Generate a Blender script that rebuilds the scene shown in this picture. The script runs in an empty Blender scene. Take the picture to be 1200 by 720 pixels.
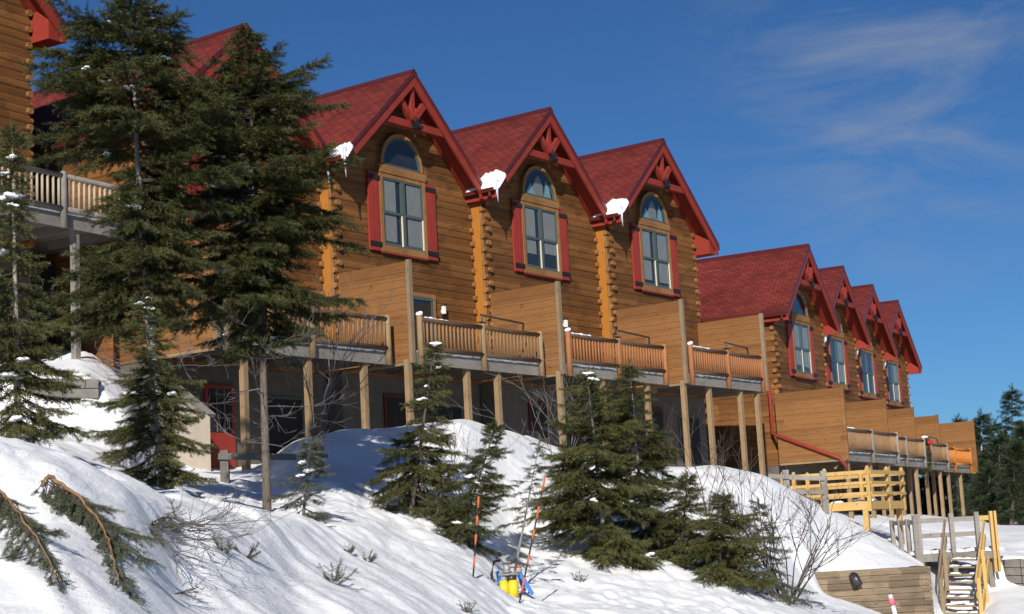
import bpy, math, random
import numpy as np
from mathutils import Vector, Matrix

C = bpy.context.scene.collection
R = math.radians
rng = np.random.default_rng(7)
random.seed(7)

# ------------------------------------------------------------------ camera
F = 1870.0
PITCH, ROLL = R(8.5), R(3.071)
fwd = Vector((0, math.cos(PITCH), math.sin(PITCH)))
up0 = Vector((0, -math.sin(PITCH), math.cos(PITCH)))
rt0 = Vector((1, 0, 0))
cr, sr = math.cos(ROLL), math.sin(ROLL)
RT = rt0*cr - up0*sr
UP = rt0*sr + up0*cr


def at(px, py, Y):
    """point of the view ray through a picture position that stands Y metres ahead"""
    d = RT*((px-600)/F) - UP*((py-360)/F) + fwd
    return d*(Y/d.y)


cam_d = bpy.data.cameras.new('camera')
cam = bpy.data.objects.new('camera', cam_d)
C.objects.link(cam)
cam.matrix_world = Matrix((
    (RT.x, UP.x, -fwd.x, 0), (RT.y, UP.y, -fwd.y, 0), (RT.z, UP.z, -fwd.z, 0), (0, 0, 0, 1)))
cam_d.sensor_width = 36
cam_d.lens = F/1200*36
cam_d.clip_start = 0.3
cam_d.clip_end = 9000
bpy.context.scene.camera = cam

# ------------------------------------------------------------------ materials


class NT:
    def __init__(s, name):
        s.m = bpy.data.materials.new(name)
        s.m.use_nodes = True
        s.t = s.m.node_tree
        s.b = s.t.nodes['Principled BSDF']
        s.out = s.t.nodes['Material Output']

    def n(s, typ, **kw):
        x = s.t.nodes.new(typ)
        for k, v in kw.items():
            if k == 'op':
                x.operation = v
            elif k.startswith('i_'):
                x.inputs[k[2:].replace('_', ' ')].default_value = v
            else:
                setattr(x, k, v)
        return x

    def l(s, a, b):
        s.t.links.new(a, b)

    def coord(s, kind='Object', scale=(1, 1, 1)):
        tc = s.n('ShaderNodeTexCoord')
        mp = s.n('ShaderNodeMapping')
        mp.inputs['Scale'].default_value = scale
        s.l(tc.outputs[kind], mp.inputs['Vector'])
        return mp.outputs['Vector']

    def noise(s, vec, scale=1, detail=4, rough=.55):
        x = s.n('ShaderNodeTexNoise')
        x.inputs['Scale'].default_value = scale
        x.inputs['Detail'].default_value = detail
        x.inputs['Roughness'].default_value = rough
        s.l(vec, x.inputs['Vector'])
        return x.outputs['Fac']

    def ramp(s, fac, stops):
        x = s.n('ShaderNodeValToRGB')
        e = x.color_ramp.elements
        while len(e) < len(stops):
            e.new(0.5)
        for el, (p, c) in zip(e, stops):
            el.position = p
            el.color = (*c, 1) if len(c) == 3 else c
        s.l(fac, x.inputs['Fac'])
        return x.outputs['Color']

    def mix(s, a, b, fac, mode='MIX'):
        x = s.n('ShaderNodeMix', data_type='RGBA', blend_type=mode)
        for v, k in ((fac, 0), (a, 6), (b, 7)):
            if hasattr(v, 'is_linked'):
                s.l(v, x.inputs[k])
            else:
                x.inputs[k].default_value = (*v, 1) if isinstance(v, tuple) and len(v) == 3 else v
        return x.outputs[2]

    def math(s, op, a, b=0.0):
        x = s.n('ShaderNodeMath', operation=op)
        for v, k in ((a, 0), (b, 1)):
            if hasattr(v, 'is_linked'):
                s.l(v, x.inputs[k])
            else:
                x.inputs[k].default_value = v
        return x.outputs[0]

    def bump(s, h, strength=.3, dist=.02):
        x = s.n('ShaderNodeBump')
        x.inputs['Strength'].default_value = strength
        x.inputs['Distance'].default_value = dist
        s.l(h, x.inputs['Height'])
        s.l(x.outputs['Normal'], s.b.inputs['Normal'])

    def col(s, c):
        if hasattr(c, 'is_linked'):
            s.l(c, s.b.inputs['Base Color'])
        else:
            s.b.inputs['Base Color'].default_value = (*c, 1)


M = {}


def plain(name, c, rough=.7, var=.25, scale=6, metal=0, stretch=(1, 1, 1), bump=0.0):
    t = NT(name)
    f = t.noise(t.coord('Object', stretch), scale, 5)
    t.col(t.ramp(f, [(.25, tuple(x*(1-var) for x in c)), (.75, tuple(min(1, x*(1+var)) for x in c))]))
    t.b.inputs['Roughness'].default_value = rough
    t.b.inputs['Metallic'].default_value = metal
    if rough > .4 and metal == 0:
        t.b.inputs['Specular IOR Level'].default_value = .2
    if bump:
        t.bump(f, bump)
    M[name] = t.m
    return t


def wood(name, dark, light, course=.2, seglen=2.6, rough=.65, stain=(.06, .03, .012), axis=2, vstretch=None, stain_amt=.55):
    """stained boards: every course and every length of board has its own tone, plus grain and weather marks"""
    t = NT(name)
    tc = t.n('ShaderNodeTexCoord')
    sp = t.n('ShaderNodeSeparateXYZ')
    t.l(tc.outputs['Object'], sp.inputs[0])
    z = sp.outputs[axis]
    row = t.math('FLOOR', t.math('DIVIDE', z, course))
    run = t.math('ADD', sp.outputs[0], sp.outputs[1]) if axis == 2 else sp.outputs[2]
    off = t.math('MULTIPLY', t.math('SINE', t.math('MULTIPLY', row, 12.9898)), 7.3)
    seg = t.math('FLOOR', t.math('DIVIDE', t.math('ADD', run, off), seglen))
    cb = t.n('ShaderNodeCombineXYZ')
    t.l(row, cb.inputs[0])
    t.l(seg, cb.inputs[1])
    wn = t.n('ShaderNodeTexWhiteNoise', noise_dimensions='3D')
    t.l(cb.outputs[0], wn.inputs['Vector'])
    st = vstretch or ((1.1, 1.1, 16) if axis == 2 else (16, 16, 1.1))
    mp = t.n('ShaderNodeMapping')
    mp.inputs['Scale'].default_value = st
    t.l(tc.outputs['Object'], mp.inputs['Vector'])
    ad = t.n('ShaderNodeVectorMath', operation='ADD')
    t.l(mp.outputs[0], ad.inputs[0])
    t.l(wn.outputs['Color'], ad.inputs[1])
    g = t.noise(ad.outputs[0], 2.2, 6, .65)
    f = t.math('ADD', t.math('MULTIPLY', g, .75), t.math('MULTIPLY', wn.outputs['Value'], .38))
    base = t.ramp(f, [(.25, dark), (.58, tuple((a+b)/2 for a, b in zip(dark, light))), (.85, light)])
    big = t.noise(t.coord('Object', (.7, .7, 1.3)), 1.7, 5, .6)
    vo = t.n('ShaderNodeTexVoronoi')
    vo.inputs['Scale'].default_value = 1
    t.l(t.coord('Object', (2.6, 2.6, 6.5) if axis == 2 and course < 1 else (6, 6, 2.6)), vo.inputs['Vector'])
    kn = t.math('MULTIPLY', t.ramp(vo.outputs['Distance'], [(.07, (1, 1, 1)), (.15, (0, 0, 0))]), .6)
    base = t.mix(base, tuple(x*.35 for x in dark), kn)
    k = t.math('MULTIPLY', t.ramp(big, [(.5, (0, 0, 0)), (.74, (1, 1, 1))]), stain_amt)
    t.col(t.mix(base, stain, k))
    t.b.inputs['Roughness'].default_value = rough
    t.b.inputs['Specular IOR Level'].default_value = .12
    t.bump(g, .25, .01)
    M[name] = t.m


wood('log_siding', (.098, .041, .014), (.258, .112, .036), stain=(.05, .028, .014), stain_amt=.75)
wood('panel_boards', (.135, .06, .021), (.29, .136, .05), course=.19, seglen=9, stain=(.17, .075, .03), stain_amt=.4)
wood('panel_boards_orange', (.36, .12, .02), (.60, .23, .06), course=.19, seglen=9, stain_amt=.1)
wood('log_rail', (.15, .085, .045), (.42, .25, .13), course=9, axis=2, vstretch=(14, 14, 1.5), stain=(.12, .09, .07))
wood('pale_rail', (.30, .24, .17), (.60, .50, .38), course=9, axis=2, vstretch=(14, 14, 1.5), stain=(.2, .15, .1))
wood('log_rail_dark', (.07, .045, .03), (.17, .105, .065), course=9, axis=2, vstretch=(2, 2, 9), stain=(.04, .03, .025))
wood('log_rail_red', (.23, .095, .04), (.47, .2, .09), course=9, axis=2, vstretch=(14, 14, 1.5), stain=(.2, .09, .05))
wood('post_timber', (.20, .135, .075), (.38, .26, .14), course=9, axis=2, vstretch=(12, 12, 1.2), stain=(.16, .11, .07))
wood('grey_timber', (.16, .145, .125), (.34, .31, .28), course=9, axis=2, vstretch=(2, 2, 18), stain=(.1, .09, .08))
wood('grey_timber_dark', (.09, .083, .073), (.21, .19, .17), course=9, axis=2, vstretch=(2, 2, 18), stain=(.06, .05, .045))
wood('post_grey', (.15, .11, .07), (.33, .245, .16), course=9, axis=2, vstretch=(12, 12, 1.2), stain=(.13, .1, .07))
wood('new_timber', (.40, .25, .085), (.60, .40, .15), course=9, axis=2, vstretch=(5, 5, 8), stain=(.4, .22, .07), stain_amt=.25)
wood('orange_board', (.32, .12, .02), (.47, .19, .035), course=9, axis=2, vstretch=(18, 18, 1.2), stain=(.4, .12, .01), stain_amt=.3)
wood('end_grain', (.17, .075, .026), (.38, .19, .072), course=.2, seglen=.4, stain=(.1, .05, .02))
wood('trim_wood', (.20, .095, .035), (.38, .19, .075), course=9, axis=2, vstretch=(8, 8, 8), stain=(.1, .06, .03))
wood('wall_timber', (.10, .075, .05), (.27, .20, .13), course=.16, seglen=.8, stain=(.06, .05, .038), stain_amt=.8)
plain('red_paint', (.245, .034, .022), .5, .16, 3, bump=.05)
plain('red_bright', (.275, .036, .025), .45, .12, 3)
plain('red_dark', (.10, .016, .015), .5, .16, 3)
plain('gutter_red', (.085, .014, .013), .35, .1, 3)
plain('black_iron', (.018, .018, .02), .5, .2)
plain('window_frame', (.075, .095, .09), .45, .1)
plain('sunlit_cream', (.75, .68, .52), .5, .06)
plain('curtain', (.20, .20, .185), .9, .2, 9, stretch=(6, 6, .3))
plain('teal_glass', (.20, .34, .34), .3, .2, 4)
plain('dark_room_shade', (.02, .022, .025), .8, .3)
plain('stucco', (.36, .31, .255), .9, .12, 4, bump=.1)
plain('stucco_shaded', (.115, .10, .086), .9, .2, 4, bump=.1)  # stucco darkened in its colour to deepen the shade below the decks
plain('white_paint', (.72, .70, .66), .6, .08)
plain('grey_metal', (.26, .26, .26), .55, .25, 8, metal=.3)
plain('dark_metal', (.06, .06, .065), .4, .2, 8, metal=.6)
plain('yellow_pad', (.72, .50, .03), .55, .1, 5)
plain('blue_paint', (.03, .13, .42), .45, .15, 5)
plain('orange_band', (.52, .13, .055), .5, .12, 10)
plain('bamboo_black', (.03, .022, .02), .5, .3, 10)
plain('pink_band', (.68, .16, .19), .5, .1, 10)
plain('bark', (.13, .105, .085), .9, .45, 9, stretch=(3, 3, 1), bump=.5)
plain('bark_grey', (.21, .20, .185), .9, .4, 14, stretch=(2, 2, .8), bump=.5)
plain('bark_pale', (.36, .30, .22), .85, .4, 12, stretch=(2, 2, .7), bump=.4)
plain('bark_orange', (.215, .125, .06), .8, .5, 14, bump=.3)
plain('twig', (.085, .065, .055), .9, .35, 9)
plain('twig_grey', (.15, .135, .13), .9, .35, 9)
plain('ribbon', (.55, .02, .03), .5, .1)
plain('rock', (.17, .155, .135), .9, .4, 3, bump=.6)
plain('ice', (.80, .86, .92), .15, .04)
M['ice'].node_tree.nodes['Principled BSDF'].inputs['Transmission Weight'].default_value = .45


def foliage(name, dark, mid, light):
    t = NT(name)
    g = t.n('ShaderNodeNewGeometry')
    f = t.noise(t.coord('Object'), .9, 4)
    k = t.math('ADD', t.math('MULTIPLY', g.outputs['Random Per Island'], .55), t.math('MULTIPLY', f, .6))
    t.col(t.ramp(k, [(.25, dark), (.55, mid), (.88, light)]))
    t.b.inputs['Roughness'].default_value = .6
    t.b.inputs['Specular IOR Level'].default_value = .25
    M[name] = t.m


foliage('needles', (.013, .018, .006), (.040, .048, .013), (.105, .10, .03))
foliage('needles_olive', (.019, .024, .009), (.060, .066, .019), (.15, .138, .046))
foliage('needles_grey', (.035, .042, .025), (.075, .085, .05), (.13, .135, .085))
foliage('needles_far', (.010, .018, .009), (.024, .038, .017), (.05, .062, .026))


def shingles():
    t = NT('shingles')
    tc = t.n('ShaderNodeTexCoord')
    sp = t.n('ShaderNodeSeparateXYZ')
    t.l(tc.outputs['Object'], sp.inputs[0])
    cb = t.n('ShaderNodeCombineXYZ')
    t.l(sp.outputs[1], cb.inputs[0])
    t.l(t.math('MULTIPLY', sp.outputs[2], 1.47), cb.inputs[1])
    br = t.n('ShaderNodeTexBrick', offset=.5)
    br.inputs['Scale'].default_value = 1
    br.inputs['Brick Width'].default_value = .32
    br.inputs['Row Height'].default_value = .15
    br.inputs['Mortar Size'].default_value = .018
    br.inputs['Mortar Smooth'].default_value = .4
    br.inputs['Bias'].default_value = -.1
    br.inputs['Color1'].default_value = (.185, .034, .027, 1)
    br.inputs['Color2'].default_value = (.122, .024, .02, 1)
    br.inputs['Mortar'].default_value = (.06, .014, .016, 1)
    t.l(cb.outputs[0], br.inputs['Vector'])
    big = t.noise(t.coord('Object', (1, .6, 1)), 1.1, 6, .7)
    t.col(t.mix(br.outputs['Color'], t.ramp(big, [(.3, (.55, .5, .5)), (.7, (1.25, 1.15, 1.1))]), .8, 'MULTIPLY'))
    t.b.inputs['Roughness'].default_value = .9
    t.b.inputs['Specular IOR Level'].default_value = .1
    t.bump(br.outputs['Fac'], -.5, .012)
    M['shingles'] = t.m


shingles()


def snow_mat():
    t = NT('snow')
    co = t.coord('Object')
    a = t.noise(co, 3.2, 8, .68)
    mp = t.coord('Object', (1.3, .36, 1.0))
    rotn = mp.node
    rotn.inputs['Rotation'].default_value = (0, 0, R(-32))
    s_ = t.noise(mp, 2.6, 6, .6)
    fine = t.noise(co, 40, 4, .7)
    h = t.math('ADD', t.math('ADD', t.math('MULTIPLY', a, .8), t.math('MULTIPLY', s_, 1.0)), t.math('MULTIPLY', fine, .12))
    t.col(t.ramp(t.noise(co, .35, 5), [(.3, (.80, .81, .825)), (.7, (.90, .90, .905))]))
    t.b.inputs['Roughness'].default_value = .55
    t.b.inputs['Specular IOR Level'].default_value = .3
    t.bump(h, .5, .11)
    M['snow'] = t.m
    t = NT('snow_lump')
    a = t.noise(t.coord('Object'), 7, 6, .6)
    t.col((.87, .88, .90))
    t.b.inputs['Roughness'].default_value = .55
    t.bump(a, .35, .05)
    M['snow_lump'] = t.m


snow_mat()


def glass_mat():
    t = NT('window_glass')
    tr = t.n('ShaderNodeBsdfTransparent')
    tr.inputs['Color'].default_value = (.93, .95, .95, 1)
    gl = t.n('ShaderNodeBsdfGlossy')
    gl.inputs['Roughness'].default_value = .04
    gl.inputs['Color'].default_value = (.95, .97, 1, 1)
    w = t.noise(t.coord('Object'), 1.6, 2)
    bp = t.n('ShaderNodeBump')
    bp.inputs['Strength'].default_value = .12
    t.l(w, bp.inputs['Height'])
    t.l(bp.outputs[0], gl.inputs['Normal'])
    lw = t.n('ShaderNodeLayerWeight')
    k = t.math('ADD', t.math('MULTIPLY', t.math('POWER', lw.outputs['Facing'], 3.0), .55), .05)
    mx = t.n('ShaderNodeMixShader')
    t.l(k, mx.inputs[0])
    t.l(tr.outputs[0], mx.inputs[1])
    t.l(gl.outputs[0], mx.inputs[2])
    t.l(mx.outputs[0], t.out.inputs['Surface'])
    M['window_glass'] = t.m


glass_mat()

# ------------------------------------------------------------------ mesh helper


class MB:
    def __init__(s):
        s.v, s.f, s.mi, s.cur = [], [], [], 0

    def face(s, *idx):
        s.f.append(idx)
        s.mi.append(s.cur)

    def add(s, vs, fs):
        o = len(s.v)
        s.v += [tuple(p) for p in vs]
        for f in fs:
            s.face(*[o+i for i in f])

    def box(s, x0, x1, y0, y1, z0, z1):
        x0, x1 = sorted((x0, x1))
        y0, y1 = sorted((y0, y1))
        z0, z1 = sorted((z0, z1))
        s.add([(x0, y0, z0), (x1, y0, z0), (x1, y1, z0), (x0, y1, z0), (x0, y0, z1), (x1, y0, z1), (x1, y1, z1), (x0, y1, z1)],
              [(0, 3, 2, 1), (4, 5, 6, 7), (0, 1, 5, 4), (1, 2, 6, 5), (2, 3, 7, 6), (3, 0, 4, 7)])

    def beam(s, p, q, w, h, up=(0, 0, 1)):
        """rectangular bar from p to q, w across and h along up"""
        p, q = Vector(p), Vector(q)
        d = (q-p).normalized()
        u = Vector(up)
        x = d.cross(u)
        if x.length < 1e-4:
            x = d.cross(Vector((1, 0, 0)))
        x.normalize()
        u = x.cross(d).normalized()
        vs = []
        for c in (p, q):
            for a, b in ((-1, -1), (1, -1), (1, 1), (-1, 1)):
                vs.append(c + x*(a*w/2) + u*(b*h/2))
        s.add(vs, [(0, 3, 2, 1), (4, 5, 6, 7), (0, 1, 5, 4), (1, 2, 6, 5), (2, 3, 7, 6), (3, 0, 4, 7)])

    def tube(s, pts, rad, n=8, cap=True):
        pts = [Vector(p) for p in pts]
        if not hasattr(rad, '__len__'):
            rad = [rad]*len(pts)
        o = len(s.v)
        ref = Vector((0.31, 0.17, 1)).normalized()
        for i, p in enumerate(pts):
            d = (pts[min(i+1, len(pts)-1)] - pts[max(i-1, 0)])
            d = d.normalized() if d.length > 1e-9 else Vector((0, 0, 1))
            r_ = ref if abs(d.dot(ref)) < .97 else Vector((1, 0, 0))
            x = d.cross(r_).normalized()
            y = d.cross(x)
            for k in range(n):
                a = 2*math.pi*k/n
                s.v.append(tuple(p + (x*math.cos(a) + y*math.sin(a))*rad[i]))
        for i in range(len(pts)-1):
            for k in range(n):
                k2 = (k+1) % n
                s.face(o+i*n+k, o+i*n+k2, o+(i+1)*n+k2, o+(i+1)*n+k)
        if cap:
            s.face(*[o+k for k in range(n)][::-1])
            e = o+(len(pts)-1)*n
            s.face(*[e+k for k in range(n)])

    def prism(s, poly, axis, t0, t1):
        """polygon in the plane across axis, extruded from t0 to t1; poly coords are the two other axes in order"""
        def mk(a, b, t):
            return {'x': (t, a, b), 'y': (a, t, b), 'z': (a, b, t)}[axis]
        n = len(poly)
        vs = [mk(a, b, t0) for a, b in poly] + [mk(a, b, t1) for a, b in poly]
        s.add(vs, [tuple(range(n))[::-1], tuple(range(n, 2*n))] + [(i, (i+1) % n, n+(i+1) % n, n+i) for i in range(n)])

    def blob(s, c, r, seed=0, amp=.25, nu=9, nv=6, flat=1.0):
        rg = random.Random(seed)
        o = len(s.v)
        ph = [rg.uniform(0, 6.3) for _ in range(6)]
        for j in range(nv+1):
            th = math.pi*j/nv
            for i in range(nu):
                a = 2*math.pi*i/nu
                k = 1 + amp*(math.sin(2*a+ph[0])*math.sin(th*2+ph[1]) + .6*math.sin(3*a+ph[2])*math.sin(th+ph[3]))
                s.v.append((c[0]+r[0]*k*math.sin(th)*math.cos(a), c[1]+r[1]*k*math.sin(th)*math.sin(a), c[2]+r[2]*k*math.cos(th)))
        for j in range(nv):
            for i in range(nu):
                i2 = (i+1) % nu
                s.face(o+j*nu+i, o+(j+1)*nu+i, o+(j+1)*nu+i2, o+j*nu+i2)

    def build(s, name, mats, parent=None, smooth=False, **props):
        me = bpy.data.meshes.new(name)
        me.from_pydata(s.v, [], s.f)
        if not isinstance(mats, (list, tuple)):
            mats = [mats]
        for m in mats:
            me.materials.append(M[m])
        if len(mats) > 1:
            me.polygons.foreach_set('material_index', s.mi)
        if smooth:
            me.polygons.foreach_set('use_smooth', [True]*len(me.polygons))
        me.update()
        o = bpy.data.objects.new(name, me)
        C.objects.link(o)
        if parent:
            o.parent = parent
        for k, v in props.items():
            o[k] = v
        return o


def np_mesh(name, V, tri, mats, parent=None, smooth=False, midx=None):
    me = bpy.data.meshes.new(name)
    k = tri.shape[1]
    me.vertices.add(len(V))
    me.vertices.foreach_set('co', np.asarray(V, np.float32).ravel())
    me.loops.add(tri.size)
    me.loops.foreach_set('vertex_index', tri.ravel().astype(np.int32))
    me.polygons.add(len(tri))
    me.polygons.foreach_set('loop_start', np.arange(0, tri.size, k, dtype=np.int32))
    me.polygons.foreach_set('loop_total', np.full(len(tri), k, np.int32))
    if smooth:
        me.polygons.foreach_set('use_smooth', np.ones(len(tri), bool))
    for m in (mats if isinstance(mats, (list, tuple)) else [mats]):
        me.materials.append(M[m])
    me.update(calc_edges=True)
    me.validate()
    o = bpy.data.objects.new(name, me)
    C.objects.link(o)
    if parent:
        o.parent = parent
    return o


def thing(name, label, cat, loc=(0, 0, 0), rotz=0, group=None):
    o = bpy.data.objects.new(name, None)
    o.empty_display_size = .2
    C.objects.link(o)
    o.location = loc
    o.rotation_euler = (0, 0, rotz)
    o['label'] = label
    o['category'] = cat
    if group:
        o['group'] = group
    return o


def tag(o, label, cat, group=None, kind=None):
    if label:
        o['label'] = label
        o['category'] = cat
    if group:
        o['group'] = group
    if kind:
        o['kind'] = kind
    return o

#@@TERRAIN
# ------------------------------------------------------------------ terrain


def vnoise(x, y, seed=0):
    """smooth value noise"""
    xi, yi = np.floor(x).astype(np.int64), np.floor(y).astype(np.int64)
    fx, fy = x-xi, y-yi
    fx, fy = fx*fx*(3-2*fx), fy*fy*(3-2*fy)

    def h(a, b):
        n = (a*374761393 + b*668265263 + seed*974634777) & 0xffffffff
        n = ((n ^ (n >> 13))*1274126177) & 0xffffffff
        return ((n ^ (n >> 16)) & 0xffff)/65535.0
    return (h(xi, yi)*(1-fx)*(1-fy)+h(xi+1, yi)*fx*(1-fy)+h(xi, yi+1)*(1-fx)*fy+h(xi+1, yi+1)*fx*fy)*2-1


# each line: a bearing in the photograph, then (distance ahead in metres, height line there)
TER = {
    -700: [(5, 900), (9, 740), (13, 590), (16, 520), (22, 505), (30, 470), (38, 430), (60, 400), (200, 500), (3000, 690)],
    -60: [(5, 950), (8, 830), (11, 715), (13.2, 590), (14.8, 520), (16, 512), (18, 522), (23, 510), (28, 498), (32, 470), (35, 425), (45, 410), (70, 420), (200, 560), (3000, 680)],
    0: [(5, 960), (8, 840), (11, 725), (13.2, 606), (14.8, 527), (16, 519), (18, 528), (23, 515), (28, 502), (31.2, 505), (32, 440), (35, 425), (45, 410), (70, 420), (200, 560), (3000, 678)],
    55: [(5, 965), (8, 850), (11, 735), (13, 625), (14.6, 545), (15.8, 529), (17.5, 537), (22, 525), (26, 512), (31.2, 508), (32, 440), (35, 425), (45, 415), (70, 425), (200, 560), (3000, 676)],
    100: [(5, 970), (8, 860), (11, 750), (13, 650), (14.5, 570), (15.6, 541), (17, 552), (21, 545), (25, 528), (31.2, 512), (32, 442), (34, 428), (36, 412), (45, 415), (70, 425), (200, 560), (3000, 674)],
    150: [(5, 975), (8, 870), (11, 765), (13, 680), (14.6, 605), (15.7, 565), (17, 572), (21, 565), (25, 545), (30, 512), (33, 470), (35.5, 452), (45, 450), (70, 450), (200, 560), (3000, 672)],
    180: [(5, 980), (8, 880), (11, 780), (13, 705), (15, 632), (16.2, 594), (17, 592), (19, 584), (22, 580), (26, 572), (30, 556), (33, 535), (36, 512), (45, 500), (70, 500), (200, 590), (3000, 671)],
    210: [(5, 985), (8, 885), (11, 795), (14, 705), (16.5, 640), (18, 605), (19.5, 584), (22, 582), (26, 576), (30, 566), (34, 554), (37, 545), (45, 535), (70, 540), (200, 600), (3000, 670)],
    250: [(5, 990), (8, 890), (12, 775), (15, 698), (18, 622), (19.5, 595), (21, 597), (25, 590), (29, 577), (34, 560), (38, 551), (45, 545), (70, 560), (200, 610), (3000, 668)],
    310: [(5, 1000), (8, 900), (13, 780), (17, 690), (20, 625), (21.5, 607), (23, 608), (27, 599), (31, 586), (34.5, 556), (37, 548), (45, 545), (70, 570), (200, 610), (3000, 666)],
    345: [(5, 1010), (8, 910), (13, 795), (17, 718), (20, 664), (22, 632), (23.2, 610), (25, 607), (28, 598), (31, 578), (34, 535), (36, 518), (38, 520), (41, 545), (45, 548), (70, 570), (200, 620), (3000, 664)],
    400: [(5, 1020), (8, 920), (13, 805), (17, 735), (20, 690), (23, 650), (24.6, 622), (26.5, 616), (30, 592), (33, 545), (35.5, 512), (37, 505), (39, 512), (41, 532), (45, 550), (70, 580), (200, 620), (3000, 660)],
    470: [(5, 1025), (8, 930), (14, 805), (18, 745), (22, 694), (25, 655), (27, 637), (29, 630), (31, 604), (34, 545), (36.5, 513), (38.5, 505), (40, 510), (43, 540), (47, 550), (70, 580), (200, 625), (3000, 658)],
    545: [(5, 1030), (8, 940), (14, 825), (20, 750), (24, 702), (26.5, 667), (28, 658), (30, 640), (33, 590), (36, 525), (38, 498), (39.5, 493), (41.5, 500), (44, 535), (48, 548), (70, 580), (200, 625), (3000, 655)],
    600: [(5, 1030), (8, 950), (15, 825), (22, 750), (27, 708), (29, 693), (31, 675), (34, 622), (37, 552), (39.5, 509), (41, 503), (43, 510), (46, 540), (50, 550), (70, 580), (200, 622), (3000, 651)],
    640: [(5, 1030), (8, 950), (15, 825), (22, 752), (27, 714), (30, 691), (33, 652), (36, 592), (39, 542), (41, 523), (42.5, 519), (44, 524), (47, 545), (52, 552), (70, 575), (200, 620), (3000, 649)],
    740: [(5, 1030), (8, 950), (15, 832), (22, 762), (27, 724), (30, 700), (33, 668), (36, 627), (39, 585), (42, 553), (44, 545), (46, 547), (49, 553), (54, 556), (70, 570), (200, 615), (3000, 643)],
    840: [(5, 1030), (8, 950), (15, 842), (22, 777), (27, 739), (30, 716), (33, 686), (36, 645), (39, 600), (42, 562), (44, 550), (45.5, 548), (48, 553), (52, 556), (58, 560), (75, 575), (200, 612), (3000, 638)],
    900: [(5, 1030), (8, 950), (15, 846), (22, 782), (28, 742), (32, 715), (36, 690), (39, 645), (42, 586), (44, 566), (45.5, 560), (48, 566), (54, 572), (62, 580), (75, 585), (200, 608), (3000, 634)],
    948: [(5, 1030), (8, 950), (15, 846), (22, 788), (30, 742), (36, 712), (40.6, 688), (41.6, 640), (44, 600), (46, 584), (47, 582), (50, 590), (56, 592), (62, 592), (75, 594), (200, 606), (3000, 632)],
    962: [(5, 1030), (8, 950), (15, 846), (22, 790), (30, 746), (36, 717), (41.45, 698), (41.95, 666), (44, 620), (46, 594), (47.2, 589), (50, 598), (56, 597), (62, 596), (75, 596), (200, 606), (3000, 631)],
    1000: [(5, 1030), (8, 950), (15, 846), (22, 794), (30, 752), (36, 726), (41.45, 708), (41.95, 668), (44, 636), (46, 617), (47.4, 611), (50, 622), (56, 612), (64, 603), (80, 602), (200, 605), (3000, 629)],
    1060: [(5, 1030), (8, 950), (15, 850), (22, 802), (30, 764), (36, 744), (41.45, 732), (41.95, 668), (43.5, 655), (45.5, 646), (47, 650), (52, 634), (60, 610), (66, 602), (80, 604), (200, 604), (3000, 626)],
    1088: [(5, 1030), (8, 950), (15, 850), (22, 806), (30, 768), (36, 750), (41.45, 738), (41.95, 667), (43, 663), (45, 664), (47, 666), (52, 636), (60, 612), (66, 603), (80, 606), (200, 604), (3000, 624)],
    1100: [(5, 1030), (8, 950), (15, 850), (22, 806), (30, 768), (36, 750), (41.5, 735), (43.5, 716), (45.5, 688), (47, 668), (52, 638), (60, 613), (66, 604), (80, 607), (200, 604), (3000, 624)],
    1150: [(5, 1030), (8, 950), (15, 850), (22, 806), (30, 766), (36, 748), (41.5, 735), (43.5, 718), (45.5, 690), (47, 668), (52, 640), (60, 616), (66, 610), (80, 610), (200, 604), (3000, 621)],
    1168: [(5, 1030), (8, 950), (15, 850), (22, 806), (30, 764), (38, 735), (43, 706), (45.75, 690), (46.25, 656), (48, 642), (52, 634), (60, 622), (75, 614), (200, 605), (3000, 620)],
    1215: [(5, 1030), (8, 950), (15, 850), (22, 806), (30, 762), (38, 733), (43, 704), (45.75, 686), (46.25, 650), (48, 640), (52, 633), (60, 622), (75, 614), (200, 604), (3000, 618)],
    1900: [(5, 1000), (8, 930), (15, 840), (22, 790), (30, 740), (45, 680), (60, 610), (75, 590), (200, 570), (3000, 580)],
}
D = np.concatenate([np.linspace(2.5, 34, 360), np.linspace(34.05, 56, 300), np.geomspace(56.3, 4000, 90)])
TG = np.concatenate([np.linspace(-.9, -.345, 40), np.linspace(-.343, .345, 560), np.linspace(.35, .9, 40)])
cols = sorted(TER)
tk, zk = [], []
for px in cols:
    P = [at(px, py, d) for d, py in TER[px]]
    dd = [2.0]+[p.y for p in P]
    t_ = [P[0].x/P[0].y]+[p.x/p.y for p in P]
    z_ = [-1.62]+[p.z for p in P]
    tk.append(np.interp(D, dd, t_))
    zk.append(np.interp(D, dd, z_))
tk, zk = np.array(tk), np.array(zk)
Z = np.empty((len(D), len(TG)))
for i in range(len(D)):
    Z[i] = np.interp(TG, tk[:, i], zk[:, i])


def blur(A, k, axis):
    ker = np.exp(-np.linspace(-2, 2, 2*k+1)**2)
    ker /= ker.sum()
    return np.apply_along_axis(lambda r: np.convolve(np.pad(r, k, mode='edge'), ker, 'valid'), axis, A)


sharp = np.clip(1-np.abs(D-42)/1.2, 0, 1)[:, None]*((TG > .165) & (TG < .262))[None, :]
sharp = np.maximum(sharp, np.clip(1-np.abs(D-32)/1.2, 0, 1)[:, None]*np.clip((TG+.36)/.02, 0, 1)[None, :]*np.clip((-.262-TG)/.012, 0, 1)[None, :])
Z1 = blur(blur(Z, 9, 1), 3, 0)
Z2 = blur(Z, 1, 1)
Z = Z1*(1-sharp)+Z2*sharp
Xg, Yg = TG[None, :]*D[:, None], np.repeat(D[:, None], len(TG), 1)
fade = np.clip((Yg-4)/6, .2, 1)*np.clip((90-Yg)/30, 0, 1)
Z += fade*(.10*vnoise(Xg*.45, Yg*.45, 1)+.05*vnoise(Xg*1.1, Yg*1.1, 2))
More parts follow.
